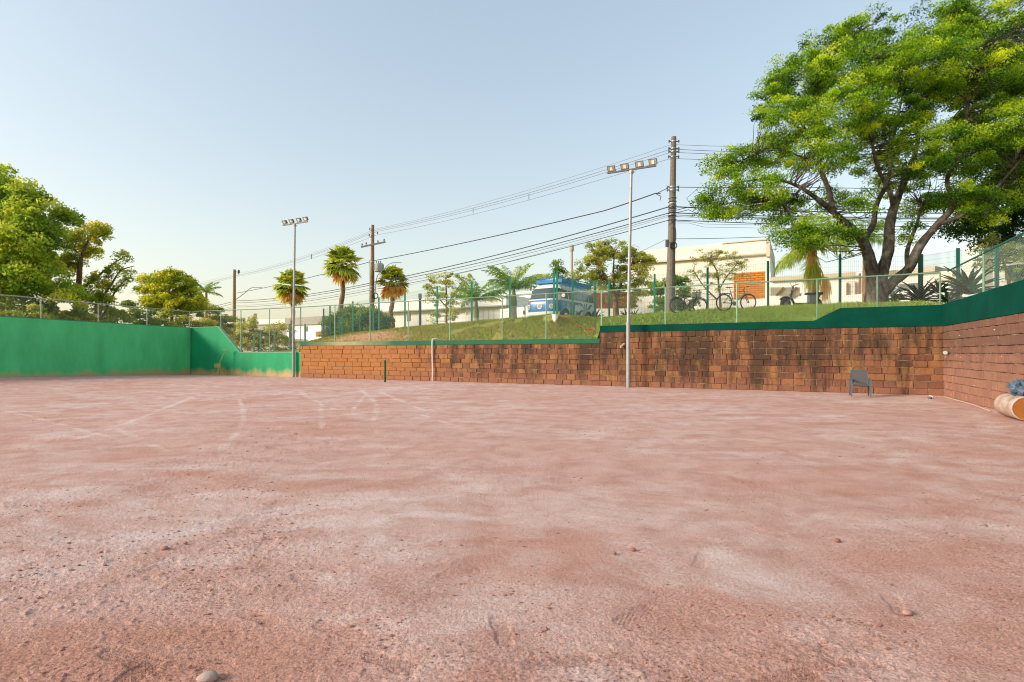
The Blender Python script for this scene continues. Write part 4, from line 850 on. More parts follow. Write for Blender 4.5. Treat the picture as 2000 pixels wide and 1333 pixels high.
# far left grey and white houses
h = thing('house', 'white house with brown panel seen behind the fan palm at the left', 'house', P(600, 660, 70)); f4 = (560, 72, 632, 68)
seg(h, 'wall', f4, 560, 632, 637, 685, 8, M['whitewall']); seg(h, 'roof', f4, 560, 632, 622, 636.6, 8.2, M['roofgrey'], .25); seg(h, 'panel', f4, 617, 629, 648, 658, .1, M['brown'], .05); seg(h, 'window', f4, 597, 601, 638, 648, .1, M['glass'], .05)
seg(h, 'base_wall', f4, 548, 600, 664, 668, .3, M['white'], 2.0)
h = thing('house', 'low grey house far behind the feathery low tree', 'house', P(500, 660, 95)); f4 = (455, 98, 562, 94); seg(h, 'wall', f4, 455, 562, 636, 690, 8, M['concgrey']); seg(h, 'roof', f4, 455, 562, 626, 635.6, 8.4, M['whitewall'], .3)
def chimney(lab, px, ytop, ybot, Y, r, capr, mat):
    x, y, zt = P(px, ytop, Y); zb = P(px, ybot, Y)[2]; t = thing('chimney', lab, 'chimney', (x, y, zb)); s = Y/F
    MB().tube([(x, y, zb), (x, y, zt-10*s*.9)], r*s, 10).build('flue', mat, t); MB().tube([(x, y, zt-11*s), (x, y, zt-8*s), (x, y, zt-2*s), (x, y, zt)], [capr*s*.85, capr*s, capr*s, capr*s*.9], 12).build('cap', M['concgrey'], t)
chimney('slim grey chimney above the far low grey house', 498, 613, 640, 90, 1.6, 3.4, M['darkgrey']); chimney('tall dark chimney in front of the white long house', 820.5, 574, 642, 52, 2.6, 3.4, M['darkgrey'])
chimney('round grey chimney with wide cap above the van', 1116.5, 480, 560, 50, 2.6, 4.8, M['concgrey'])
h = thing('house', 'long white flat-roofed house behind the bank, left of the van', 'house', P(850, 640, 62)); f4 = (735, 64, 1000, 54)
seg(h, 'wall', f4, 735, 1000, 611, 655, 9, M['whitewall']); seg(h, 'parapet', f4, 736, 996, 593.5, 611, 9.2, M['white'], .7); seg(h, 'eave', f4, 736, 996, 611.2, 613, 9, M['concgrey'], .72)
seg(h, 'roof_box', f4, 775, 820, 584, 593.4, 5, M['cream'], -1.5); fr = seg(h, 'window', f4, 795, 802, 612.5, 628, .1, M['glass'], .04)
seg(h, 'side_panel', f4, 759, 767, 629, 645, .2, M['brown'], .05)
gd = seg(h, 'garage_door', f4, 934, 976, 606, 632, .1, M['white'], .06); seg(h, 'roof_ridge', f4, 940, 975, 581, 586, 4, M['brown'], -2)
for px in (944, 955, 965): seg(h, 'door_panel', f4, px, px+.8, 607, 631, .05, M['concgrey'], .075)
h = thing('garden_wall', 'white boundary wall directly left of the van', 'wall', P(1005, 630, 48)); f4 = (976, 49, 1050, 45); seg(h, 'wall', f4, 976, 1050, 604.5, 640, .25, M['whitewall'])
for yy in (610, 616, 622): seg(h, 'groove', f4, 976.5, 1049.5, yy, yy+.6, .02, M['concgrey'], .012)
h = thing('house', 'white two-level house behind the tall feather palm', 'house', P(1010, 600, 66)); f4 = (960, 68, 1075, 62); seg(h, 'wall', f4, 962, 1075, 580, 640, 8, M['white']); seg(h, 'roof', f4, 962, 1075, 577, 579.8, 8.3, M['whitewall'], .3)
h = thing('garden_wall', 'red brick wall on a white base behind the street tree', 'wall', P(1220, 610, 43)); f4 = (1135, 43.5, 1300, 42.5)
seg(h, 'white_base', f4, 1135, 1318, 603.5, 640, .4, M['whitewall']); seg(h, 'brick_wall', f4, 1135, 1240, 572, 603.2, .3, M['redbrick'], -.03)
h = thing('house', 'large cream house with orange brick screen behind the tall power pole', 'house', P(1400, 560, 44)); f4 = (1230, 47.5, 1505, 42.2)
seg(h, 'wall', f4, 1231, 1504, 518.5, 640, 10, M['cream']); seg(h, 'cornice', f4, 1231, 1505, 516, 518.3, 10.2, M['beige'], .35); seg(h, 'parapet', f4, 1231, 1411, 492, 515.8, 10, M['cream'], .05)
seg(h, 'roof_box', f4, 1411.5, 1503, 478.5, 505, 9, M['cream'], .3); seg(h, 'box_cap', f4, 1411, 1504, 476.5, 478.3, 9.1, M['beige'], .4); seg(h, 'box_edge', f4, 1497, 1504.2, 474, 503, 9, M['beige'], .36)
seg(h, 'orange_screen', f4, 1433, 1494.5, 534.5, 585, .2, M['screen'], .08); seg(h, 'pillar', f4, 1495, 1505, 532, 625, .5, M['white'], .1); seg(h, 'band', f4, 1355, 1432, 586, 588, .1, M['concgrey'], .03)
seg(h, 'lower_wall', f4, 1433, 1495, 588, 640, .3, M['whitewall'], .02)
wn_ = seg(h, 'window', f4, 1352, 1368, 571, 585, .1, M['glass'], .05)
# carport with leaning slabs
h = thing('carport', 'beige carport with sloping slab roof behind the electric scooter', 'carport', P(1580, 590, 38)); f4 = (1502, 39, 1700, 36)
seg(h, 'fascia', f4, 1504, 1672, 542, 550, .5, M['beige'], .0); seg(h, 'column', f4, 1654, 1670, 550.2, 606, .6, M['cream'], -.02); seg(h, 'floor_wall', f4, 1502, 1700, 588, 612, .2, M['whitewall'], -2.5)
seg(h, 'back_wall', f4, 1502, 1720, 548, 612, .3, M['white'], -7)
for q in (((1505, 578), (1516, 578), (1531, 562), (1505, 562)), ((1519, 578), (1542, 578), (1556, 561.5), (1534, 562)), ((1545, 578), (1562, 578), (1576, 561), (1559, 561.5)), ((1566, 578), (1590, 578), (1604, 560), (1580, 561)), ((1619, 577.5), (1626, 577.5), (1655, 557), (1627, 559))):
    b = MB(); f_ = [P(x, y, 38.3) for x, y in q]; r_ = [(x, y+.25, z+.05) for x, y, z in f_]; b.hexa([f_[0], f_[1], r_[1], r_[0]], [f_[3], f_[2], r_[2], r_[3]]); b.build('roof_slab', M['beige'], h)
    MB().bar(f_[1], f_[2], .10, .16).build('rafter', M['brown'], h)
seg(h, 'low_box', f4, 1618, 1654, 584.5, 604, .5, M['beige'], -.6); seg(h, 'lintel', f4, 1504, 1660, 578.5, 580.5, .4, M['whitewall'], -.6); seg(h, 'dark_post', f4, 1653, 1655, 553, 606, .1, M['brown'], .2); seg(h, 'rear_post', f4, 1677, 1681, 536, 606, .1, M['brown'], .4)
h = thing('house', 'beige terrace house behind the agaves left of the corner', 'house', P(1790, 560, 34)); f4 = (1660, 37, 1880, 32)
seg(h, 'wall', f4, 1735, 1860, 541, 610, 6, M['cream']); seg(h, 'roof', f4, 1732, 1830, 531, 540.8, 6.4, M['beige'], .35); seg(h, 'low_wall', f4, 1662, 1880, 582, 612, .3, M['whitewall'], 2.0); seg(h, 'window', f4, 1757, 1800, 556, 575, .1, M['glass'], .05)
seg(h, 'roof', f4, 1828, 1872, 545, 550, 6.6, M['beige'], .3)
h = thing('house', 'tall pale grey house tower behind the side fence at the right', 'house', P(1930, 520, 30)); f4 = (1878, 31, 2080, 26)
seg(h, 'tower', f4, 1879, 1922, 483, 600, 5, M['whitewall']); seg(h, 'side_wing', f4, 1922, 2080, 505, 620, 5, M['cream'], -.6); seg(h, 'window', f4, 1960, 1984, 520, 548, .1, M['glass'], -.54)

# ---------------------------------------------------------------- utility poles, wires, masts
def util_pole(lab, px0, ybase, px1, ytop, Y, r0, r1, mat):
    a = V(*P(px0, ybase, Y)); c = V(*P(px1, ytop, Y)); t = thing('power_pole', lab, 'power pole', tuple(a))
    MB().tube([a, a*.5+c*.5, c], [r0, (r0+r1)/2, r1], 12).build('shaft', mat, t, smooth=False); return t, a, c
def insul(t, p, d=(0, -1, 0), s=1.0):
    p = V(*p); MB().tube([p, p+V(0, 0, .06)*s, p+V(0, 0, .07)*s, p+V(0, 0, .2)*s, p+V(0, 0, .22)*s], [.03*s, .03*s, .07*s, .06*s, .02*s], 8).build('insulator', M['ceramic'], t)
Y3, Y2, Y1 = 32.0, 53.0, 81.0
p3, a3, c3 = util_pole('tall grey power pole with banded cables, right of the white mast', 1308, 640, 1316, 268, Y3, .30, .15, M['concpole'])
for k, yy in enumerate((277, 291, 297, 307, 366, 372, 398, 405, 412, 420, 432)):
    q = (yy-640)/(268-640); c = a3+(c3-a3)*q; r = .30-.15*q
    MB().tube([c-V(0, 0, .03), c+V(0, 0, .03)], r+.015, 12).build('band', M['galv'], p3)
    if k < 6:
        for s in (-1, 1):
            MB().bar(c, c+V(s*(r+.12), -.05, 0), .04).build('bracket', M['darkgrey'], p3); insul(p3, c+V(s*(r+.13), -.05, -.1), s=.8)
for k in range(7):
    yy = 388+k*7; q = (yy-640)/(268-640); c = a3+(c3-a3)*q; MB().torus(c, (0, .1, 1), .30-.15*q+.03, .02, 16, 5).build('cable_wrap', M['ceramic'] if k % 2 else M['galv'], p3)
c = V(*P(1303, 475, Y3-.4)); MB().box(c[0]-.08, c[0]+.08, c[1]-.1, c[1]+.1, c[2]-.22, c[2]+.18).build('splice_box', M['darkgrey'], p3)
MB().torus(P(1316, 480, Y3-.35), (0, 1, .1), .18, .03, 18, 5).build('cable_coil', M['cable'], p3)
MB().tube(spline([P(1312, 432, Y3-.3), P(1319, 445, Y3-.35), P(1320, 465, Y3-.35), P(1318, 478, Y3-.35)], 4), .025, 5).build('drop_cable', M['cable'], p3)
p2, a2, c2 = util_pole('brown wooden power pole with crossarm and transformer', 726, 655, 728, 440, Y2, .27, .15, M['woodpole'])
q2 = V(*P(728, 480, Y2)); MB().bar(P(705, 483, Y2-.6), P(753, 473, Y2+.2), .12, .16).build('crossarm', M['concgrey'], p2)
for px, py in ((707, 482), (715, 480), (738, 476), (750, 473)): insul(p2, P(px, py-1, Y2-.25), s=1.2)
for px, py in ((721, 462), (737, 458), (722, 450)): insul(p2, P(px, py, Y2-.2), s=1.1); MB().bar(P(728, py+2, Y2), P(px, py+1, Y2-.2), .05).build('bracket', M['galv'], p2)
x, y, z = P(740, 523, Y2-.3); tr = MB().tube([(x, y, z-.42), (x, y, z-.40), (x, y, z+.38), (x, y, z+.42)], [.36, .42, .42, .36], 14).build('transformer', M['steelgrey'], p2)
for k in range(8):
    an = k*math.pi/4; tq = MB().bar((x+.44*math.cos(an), y+.44*math.sin(an), z-.3), (x+.44*math.cos(an), y+.44*math.sin(an), z+.3), .03, .12); tq.build('cooling_fin', M['steelgrey'], tr, world=False); tr.children[-1].location
for o in list(tr.children): o.data.transform(XF[p2.name])
for dx in (-.2, 0, .2): insul(p2, (x+dx, y-.15, z+.42), s=.9)
MB().tube(spline([P(731, 590, Y2), P(736, 543, Y2-.5), P(746, 530, Y2-.8), P(762, 515, Y2-1), P(784, 513.5, Y2-1.1)], 4), .04, 6).build('lamp_arm', M['galv'], p2)
MB().torus(P(733, 578, Y2-.4), (0, 1, .1), .26, .05, 16, 5).build('cable_coil', M['cable'], p2); MB().torus(P(749, 556, Y2-.6), (.3, .3, 1), .2, .06, 14, 5).build('blue_coil', M['blue'], p2)
for k, yy in enumerate((560, 567, 600, 615, 512)): q = (yy-655)/(440-655); c = a2+(c2-a2)*q; MB().tube([c-V(0, 0, .05), c+V(0, 0, .05)], .27-.12*q+.02, 10).build('band', M['galv'], p2)
MB().tube(spline([P(722, 508, Y2-.3), P(722.5, 550, Y2-.35), P(722, 590, Y2-.35), P(724, 620, Y2-.35)], 4), .03, 5).build('riser_pipe', M['railgreen'], p2)
p1, a1, c1 = util_pole('distant brown wooden power pole at the left with a long lamp arm', 457, 700, 458, 527, Y1, .27, .19, M['woodpole'])
MB().tube(spline([P(461, 585, Y1), P(475, 575, Y1-.5), P(489, 563.5, Y1-1), P(498, 562, Y1-1.2), P(512, 562, Y1-1.5)], 4), .06, 6).build('lamp_arm', M['galv'], p1)
MB().bar(P(458, 531, Y1), P(466, 532, Y1), .12).build('bracket', M['galv'], p1); insul(p1, P(466, 536, Y1), s=3)
# fourth pole beyond the right edge carries the wires on
p4, a4, c4 = util_pole('wooden power pole beyond the right edge', 2230, 640, 2233, 262, 33.0, .30, .16, M['concpole'])
def cable(lab, knots, r, mat, sag=0.0, name='power_cable'):
    """one wire; knots are picture points with depth, sagging between them"""
    pts = []
    ks = [V(*P(*k)) for k in knots]
    for a, c in zip(ks[:-1], ks[1:]):
        n = 22; L = np.linalg.norm(c-a)
        for i in range(n): t = i/n; p = a+(c-a)*t; pts.append(p-V(0, 0, 1)*4*sag*L*t*(1-t))
    pts.append(ks[-1]); b = MB(); b.tube(pts, r, 5); o = b.build(name, mat); tagset(o, lab, 'cable', 'overhead cables along the street'); return o
S = .006
W = [((1308, 284), (1328, 277), (735, 447), (467, 534), .011, 'topmost thin wire strung between the power poles', 'cable2'),
     ((1306, 293), (1328, 291), (738, 449), (467, 537), .016, 'second wire from the top of the power poles', 'cable2'),
     ((1306, 299), (1328, 296), (738, 452), (467, 538), .014, 'third wire from the top of the power poles', 'cable2'),
     ((1306, 311), (1328, 307), (737, 459), (467, 540), .014, 'fourth wire from the top, lowest of the upper set', 'cable2'),
     ((1304, 405), (1320, 404), (730, 552), (462, 588), .034, 'thick black cable at the top of the lower bundle', 'cable'),
     ((1304, 417), (1320, 413), (729, 556), (462, 592), .028, 'black cable just below the thickest one', 'cable'),
     ((1304, 421), (1320, 418), (729, 562), (462, 597), .018, 'grey wire in the middle of the lower bundle', 'cable2'),
     ((1304, 431), (1320, 431), (729, 566), (462, 600), .024, 'lowest cable of the bundle passing the palms', 'cable'),
     ((1304, 424), (1320, 426), (729, 571), (462, 605), .012, 'faint thin wire beneath the lower bundle', 'cable2')]
yr = {0: 268, 1: 284, 2: 290, 3: 298, 4: 404, 5: 412, 6: 420, 7: 430, 8: 424}
for i, (p, pr, q, s, r, lab, mt) in enumerate(W):
    cable(lab, [(2235, yr[i]+6, 33.0), (p[0]+10, p[1]-1, Y3-.3), (p[0], p[1], Y3-.35), (q[0], q[1], Y2-.35), (s[0], s[1], Y1-.3), (250, s[1]+35, 110)], r, M[mt], .010 if i > 3 else .012)
cable('twisted dark cable sloping alone below the mast lamps', [(1290, 378, Y3-1.2), (1280, 378, Y3-1), (1180, 412, Y3+2), (733, 509, Y2-.3), (462, 573, Y1-.3)], .035, M['cable'], .005)
cable('loose cable tail hanging left of the tall power pole', [(1304, 368, Y3-.3), (1281, 379, Y3-1), (1291, 384, Y3-1.1), (1289, 392, Y3-1.1)], .02, M['cable'], .0)
cable('mid-height wire from the tall power pole into the big tree', [(1322, 366, Y3-.3), (1560, 366, 32.5), (2235, 372, 33)], .02, M['cable'], .003)
cable('small dropper wire hanging from the wire left of the big tree', [(1365, 366.5, Y3-.3), (1341, 388, Y3-.4), (1349, 400, Y3-.4)], .012, M['cable'], .0)
cable('low service wire left of the splice box toward the tree', [(1300, 468, Y3-.4), (1180, 520, 40)], .014, M['cable2'], .01)
cable('low wire from the tall power pole over the cream house roof', [(1317, 467, Y3-.4), (1500, 463, 33), (2235, 452, 33)], .016, M['cable'], .004)
for k, (ya, yb_) in enumerate(((411, 408), (416, 426), (424, 422), (433, 440), (436, 446))):
    cable(['dark cable sagging right of the pole bands', 'lower dark cable sagging into the big tree', 'thin grey wire crossing behind the feathery leaves', 'grey wire below the cable bundle at right', 'lowest grey wire at right of the tall pole'][k],
          [(1321, ya, Y3-.35), (1345, ya-6 if k < 2 else ya, Y3-.3), (1375, yb_-2, Y3-.2), (2235, yb_, 33)], (.02, .018, .012, .012, .01)[k], M['cable' if k < 2 else 'cable2'], .004)
for px, py, Y, lab in ((1033, 385, 40, 'right'), (924, 412, 45, 'middle')):
    o = MB().tube([P(px, py-6, Y), P(px, py+5, Y)], [.03, .03], 6).build('cable_spacer', M['ceramic']); b = None
    tagset(o, f'small spacer clamp hanging on the upper wires, {lab} of three', 'cable clamp', 'spacers on the upper wires')
o = MB().tube([P(608, 497, 63), P(608, 506, 63)], [.05, .05], 6).build('cable_spacer', M['ceramic']); tagset(o, 'small spacer clamp hanging on the upper wires near the left fan palms', 'cable clamp', 'spacers on the upper wires')

def mast(lab, px, pxt, Y, yt, L=2.0):
    x, y, _ = P(px, H, Y); xt, _, zt = P(pxt, yt, Y); t = thing('floodlight_mast', lab, 'floodlight', (x, y, 0), 0, 'floodlight masts against the stone wall')
    MB().tube([(x, y, -.1), (x, y, 2.6)], [.085, .08], 12).build('shaft', M['galv'], t); MB().tube([(x, y, 2.6), ((x+xt)/2, y, (2.6+zt)/2), (xt, y, zt)], [.07, .062, .055], 12).build('upper_shaft', M['galv'], t)
    MB().tube([(x, y, 2.55), (x, y, 2.66)], .095, 12).build('collar', M['galv'], t); MB().tube([(xt, y, zt-.12), (xt, y, zt-.02)], .09, 12).build('collar', M['galv'], t)
    d = V(D[0], D[1], 0); c = V(xt, y, zt+.03); MB().bar(c-d*L/2, c+d*L/2, .07, .06).build('crossbar', M['darkgrey'], t)
    for s in (-1, 1): MB().bar((xt, y, zt-.2), c+d*s*.22, .03).build('brace', M['galv'], t)
    fwd = V(D[1], -D[0], 0); fwd = -V(NB[0], NB[1], 0)
    for k, s in enumerate((-.88, -.34, .26, .82)):
        q = c+d*L/2*s*1.0; R = Matrix.Translation(Vector(q+V(0, 0, .18))) @ Matrix(((d[0], -fwd[0], 0), (d[1], -fwd[1], 0), (0, 0, 1))).to_4x4() @ Matrix.Rotation(math.radians(28+3*k), 4, 'X')
        hb = MB(); w_, h_, dp = .17, .12, .055
        hb.hexa([tuple(R @ Vector(p)) for p in ((-w_, -dp, -h_), (w_, -dp, -h_), (w_, -dp, h_), (-w_, -dp, h_))], [tuple(R @ Vector(p)) for p in ((-w_*.75, dp, -h_*.7), (w_*.75, dp, -h_*.7), (w_*.75, dp, h_*.7), (-w_*.75, dp, h_*.7))])
        ho = hb.build('lamp_head', M['darkgrey'], t); lb = MB(); lb.box(-w_*.84, w_*.84, -dp-.012, -dp-.002, -h_*.8, h_*.8, R); o = lb.build('lens', M['lamp'], ho, False); o.data.transform(XF[t.name])
        lb = MB(); lb.box(-.05, .05, -dp-.02, -dp-.013, -h_*.7, h_*.5, R); o = lb.build('bulb', M['white'], ho, False); o.data.transform(XF[t.name])
        yb = MB(); yb.bar(q+V(0, 0, .03), q+V(0, 0, .10), .05); yb.build('yoke', M['darkgrey'], t)
mast('tall white mast with four floodlights right of the van', 1227, 1233, 21.85, 333)
mast('farther slim mast with four floodlights by the green wall', 573, 576, 31.2, 438)

# ---------------------------------------------------------------- van
def ringw(z): return np.interp(z, [.32, .45, .8, 1.12, 1.2, 1.6, 1.72, 1.82, 1.90, 1.95], [.78, .85, .87, .86, .83, .755, .73, .67, .52, .2])
def ringf(z): return np.interp(z, [.32, .45, .8, 1.05, 1.15, 1.6, 1.70, 1.82, 1.90, 1.95], [2.14, 2.19, 2.22, 2.19, 2.13, 1.93, 1.86, 1.72, 1.50, .8])
def ringr(z): return np.interp(z, [.32, .45, .8, 1.12, 1.2, 1.6, 1.72, 1.82, 1.90, 1.95], [-2.10, -2.16, -2.19, -2.12, -2.08, -1.96, -1.92, -1.82, -1.62, -.9])
def front_x(y, z):
    w_ = ringw(z); rc = min(.42, w_*.6); ay = abs(y); base = ringf(z); cur = .07*(ay/w_)**2
    return base-cur if ay < w_-rc else base-cur-rc+math.sqrt(max(0, rc*rc-(ay-(w_-rc))**2))
def build_van():
    cr = V(*P(1085.5, H, 26.8)); rear = V(math.sin(math.radians(34)), math.cos(math.radians(34)), 0); left = V(rear[1], -rear[0], 0); cc = cr+(rear*2.22-left*.86)*1.1
    zg = 2.88; fw = -rear
    t = thing('camper_van', 'blue and white vintage bus van with mural flank and blue roof rack behind the bank', 'van', (cc[0], cc[1], zg), math.atan2(fw[1], fw[0]))
    b = MB(); rings = []; zs = [.32, .38, .45, .6, .8, .95, 1.05, 1.10, 1.15, 1.2, 1.35, 1.5, 1.6, 1.66, 1.72, 1.78, 1.82, 1.86, 1.90, 1.93, 1.95]
    for z in zs:
        w_ = float(ringw(z)); r = []; ys = np.linspace(-w_, w_, 17)
        for y in ys: r.append((front_x(float(y), z), float(y), z))
        xr = float(ringr(z)); rc = min(.3, w_*.5)
        for x in np.linspace(1.55, xr+rc, 10)[0:] if ringf(z) > 1.7 else np.linspace(ringf(z)*.6, xr+rc, 10): r.append((float(x), w_, z))
        for k in range(1, 6): a = k*math.pi/12; r.append((xr+rc-rc*math.sin(a), w_-rc+rc*math.cos(a), z))
        for k in range(0, 6): a = k*math.pi/12; r.append((xr+rc-rc*math.cos(a), -(w_-rc)-rc*math.sin(a), z))
        for x in np.linspace(xr+rc, 1.55, 10) if ringf(z) > 1.7 else np.linspace(xr+rc, ringf(z)*.6, 10): r.append((float(x), -w_, z))
        rings.append(r)
    n = len(rings[0]); vs = [p for r in rings for p in r]; fs = []
    for i in range(len(zs)-1):
        for k in range(n): fs.append([i*n+k, i*n+(k+1) % n, (i+1)*n+(k+1) % n, (i+1)*n+k])
    fs.append(list(range(n))[::-1]); fs.append([(len(zs)-1)*n+k for k in range(n)]); b.add(vs, fs)
    b.build('body', M['van'], t, False, True)
    def front_patch(name, y0, y1, z0, z1, off, mat, par=t, nu=14, nv=5):
        q = MB(); v = []
        for j in range(nv):
            z = z0+(z1-z0)*j/(nv-1)
            for i in range(nu): y = y0+(y1-y0)*i/(nu-1); v.append((front_x(y, z)+off, y*(1+off*.3), z))
        q.add(v, [(j*nu+i, j*nu+i+1, (j+1)*nu+i+1, (j+1)*nu+i) for j in range(nv-1) for i in range(nu-1)]); return q.build(name, mat, par, False, True)
    front_patch('windscreen_seal', -.72, .72, 1.17, 1.675, .010, M['black']); front_patch('windscreen', -.69, .69, 1.20, 1.65, .018, M['glass'])
    front_patch('belt_trim', -.84, .84, 1.10, 1.15, .012, M['cream2'], nu=24); front_patch('vent_panel', -.50, .34, .93, 1.02, .014, M['cream2'])
    # sides
    def side_patch(name, x0, x1, z0, z1, off, mat, s=1, par=t, skew=0):
        q = MB(); v = []
        for z in (z0, (z0+z1)/2, z1):
            k = (z-z0)/(z1-z0)
            for x in (x0+skew*k, x1): v.append((x, s*(float(ringw(z))+off), z))
        q.add(v, [(0, 1, 3, 2), (2, 3, 5, 4)]); return q.build(name, mat, par, False)
    for s in (1, -1):
        for i, (xa, xb) in enumerate(((.98, 1.62), (.22, .84), (-.50, .10), (-1.18, -.62), (-1.80, -1.30))):
            f = side_patch('window_seal', xa-.03, xb+.03, 1.20, 1.63, .006, M['darkgrey'], s); side_patch('window', xa, xb, 1.23, 1.60, .012, M['glass'], s)
        side_patch('belt_trim', -2.0, 1.7, 1.10, 1.15, .012, M['cream2'], s)
        side_patch('door_line', .885, .90, .42, 1.62, .010, M['darkgrey'], s); side_patch('door_line', 1.66, 1.672, .5, 1.2, .010, M['darkgrey'], s); side_patch('door_handle', .95, 1.10, 1.0, 1.03, .03, M['chrome'], s)
        side_patch('gutter', -1.9, 1.75, 1.70, 1.73, .03, M['cream2'], s)
        for xw in (1.30, -1.12):
            ar = MB(); v = [(xw, s*.885, .34)]; m = 14
            for k in range(m+1): a = math.pi*k/m; v.append((xw+.42*math.cos(a), s*(.879), .34+.42*math.sin(a)))
            ar.add(v, [(0, k+1, k+2) for k in range(m)]); ar.build('wheel_arch', M['black'], t, False)
            wh = MB().torus((xw, s*.83, .33), (0, 1, 0), .25, .085, 24, 8).build('wheel', M['black'], t, False, True)
            MB().disc((xw, s*.87, .33), (0, 1, 0), .21, .06, 18).build('hub', M['white'], wh, False)
    # nose details
    for y in (-.60, .60):
        x = front_x(y, .80); nr = (1, .35*np.sign(y), 0)
        MB().disc((x, y, .80), nr, .112, .07, 20).build('headlight_rim', M['cream2'], t, False); MB().disc((x+.035, y+.012*np.sign(y), .80), nr, .08, .03, 18).build('headlight', M['lamp'], t, False)
        MB().box(front_x(y, 1.0)-.02, front_x(y, 1.0)+.015, y-.07, y+.07, .97, 1.03).build('turn_signal', M['orange'], t, False)
    x = front_x(0, .82); MB().torus((x+.005, 0, .82), (1, 0, 0), .125, .014, 24, 6).build('emblem_ring', M['white'], t, False)
    MB().disc((x-.005, 0, .82), (1, 0, 0), .12, .02, 20).build('emblem_disc', M['steelgrey'], t, False)
    e = MB(); e.tube([(x+.012, -.045, .925), (x+.012, 0, .83), (x+.012, .045, .925)], .012, 5); e.tube([(x+.012, -.10, .87), (x+.012, -.048, .74), (x+.012, 0, .81), (x+.012, .048, .74), (x+.012, .10, .87)], .012, 5); e.build('emblem_letters', M['white'], t, False)
    bp = MB(); v = []
    for z, o in ((.36, .07), (.42, .11), (.52, .11), (.56, .07)):
        for i in range(17): y = -.88+1.76*i/16; v.append((front_x(max(-.82, min(.82, y)), .45)+o-(.10 if abs(y) > .85 else 0), y, z))
    bp.add(v, [(j*17+i, j*17+i+1, (j+1)*17+i+1, (j+1)*17+i) for j in range(3) for i in range(16)]); bp.build('front_bumper', M['cream2'], t, False)
    MB().box(-2.32, -2.22, -.86, .86, .36, .52).build('rear_bumper', M['cream2'], t, False); MB().box(2.28, 2.30, -.2, .2, .30, .41).build('number_plate', M['steelgrey'], t, False)
    MB().tube([(1.72, .84, 1.25), (1.80, 1.0, 1.28)], .012, 6).build('mirror_arm', M['chrome'], t, False); MB().disc((1.80, 1.02, 1.30), (1, .2, 0), .09, .03, 12).build('mirror', M['cream2'], t, False)
    t.scale = (1.1, 1.1, 1.1)
    # underside
    MB().box(-2.0, 2.0, -.75, .75, .22, .34).build('chassis', M['black'], t, False)
    # roof rack
    r = MB(); 
    for z in (1.99, 2.07, 2.22):
        r.tube([(1.35, -.70, z), (1.35, .70, z), (-1.75, .70, z), (-1.75, -.70, z), (1.35, -.70, z)], .018, 6)
    for x in np.linspace(-1.75, 1.35, 9):
        for s in (-1, 1): r.tube([(x, s*.70, 1.80), (x, s*.70, 2.22)], .014, 6)
    rk = r.build('roof_rack', M['blue'], t, False)
    for k in range(13): MB().box(-1.73+k*.24, -1.73+k*.24+.17, -.68, .68, 1.985, 2.005).build('rack_slat', M['blue'], rk, False)
    for s in (-1, 1): MB().box(-1.75, 1.35, s*.705-.008, s*.705+.008, 2.0, 2.14).build('rack_side_board', M['blue'], rk, False)
    MB().box(1.34, 1.36, -.7, .7, 2.0, 2.14).build('rack_front_board', M['blue'], rk, False)
build_van()
# red and white posts at the van's front left, bucket with posts, hose
t = thing('bollard', 'short red and white striped bollard in front of the van corner', 'bollard', P(1024, 630, 28)); x, y, z = P(1024, 630, 28)
for k in range(4): MB().tube([(x, y, z+k*.20), (x, y, z+k*.20+.198)], .075, 10).build('band', M['redbrick'] if k % 2 == 0 else M['white'], t)
MB().tube([(x, y, z+.8), (x, y, z+.88)], [.05, .02], 8).build('cap', M['redbrick'], t)
x, y, z = P(1084.5, 632.5, 24.7); t = thing('white_bucket', 'white bucket at the foot of the paired green posts on the bank', 'bucket', (x, y, z))
MB().tube([(x, y, z), (x, y, z+.02), (x, y, z+.41), (x, y, z+.42)], [.10, .105, .14, .145], 18, False).add([(x+.1*math.cos(a), y+.1*math.sin(a), z+.01) for a in np.linspace(0, 6.283, 18, endpoint=False)], [tuple(range(18))]).build('pail', M['white'], t)
MB().torus((x, y, z+.42), (0, 0, 1), .145, .01, 18, 5).build('rim', M['white'], t)
MB().tube([(x+.13*math.cos(a), y, z+.40-.12*math.sin(a)-.0) for a in np.linspace(0, math.pi, 9)], .004, 4).build('handle', M['galv'], t)
def on_bank(px, Y, lift=.02): X = Y*(px-1000)/F; return (X, Y, float(terr(px, Y))+(float(fbm(np.array([X*1.1]), np.array([Y*1.1]), 4)[0])-.5)*.10+lift)
hp = [on_bank(*q) for q in ((1090, 25.0), (1100, 24.95), (1112, 24.9), (1122, 24.7), (1134, 24.5), (1143, 24.3), (1150, 24.35), (1158, 24.4), (1162, 24.2), (1156, 24.0), (1146, 24.0), (1142, 24.2), (1152, 24.3), (1163, 24.1), (1157, 23.8), (1148, 23.75))]
o = MB().tube(spline(hp, 4), .028, 6).build('garden_hose', M['orange']); tagset(o, 'orange hose trailing down the grass from the bucket to a coil', 'hose')

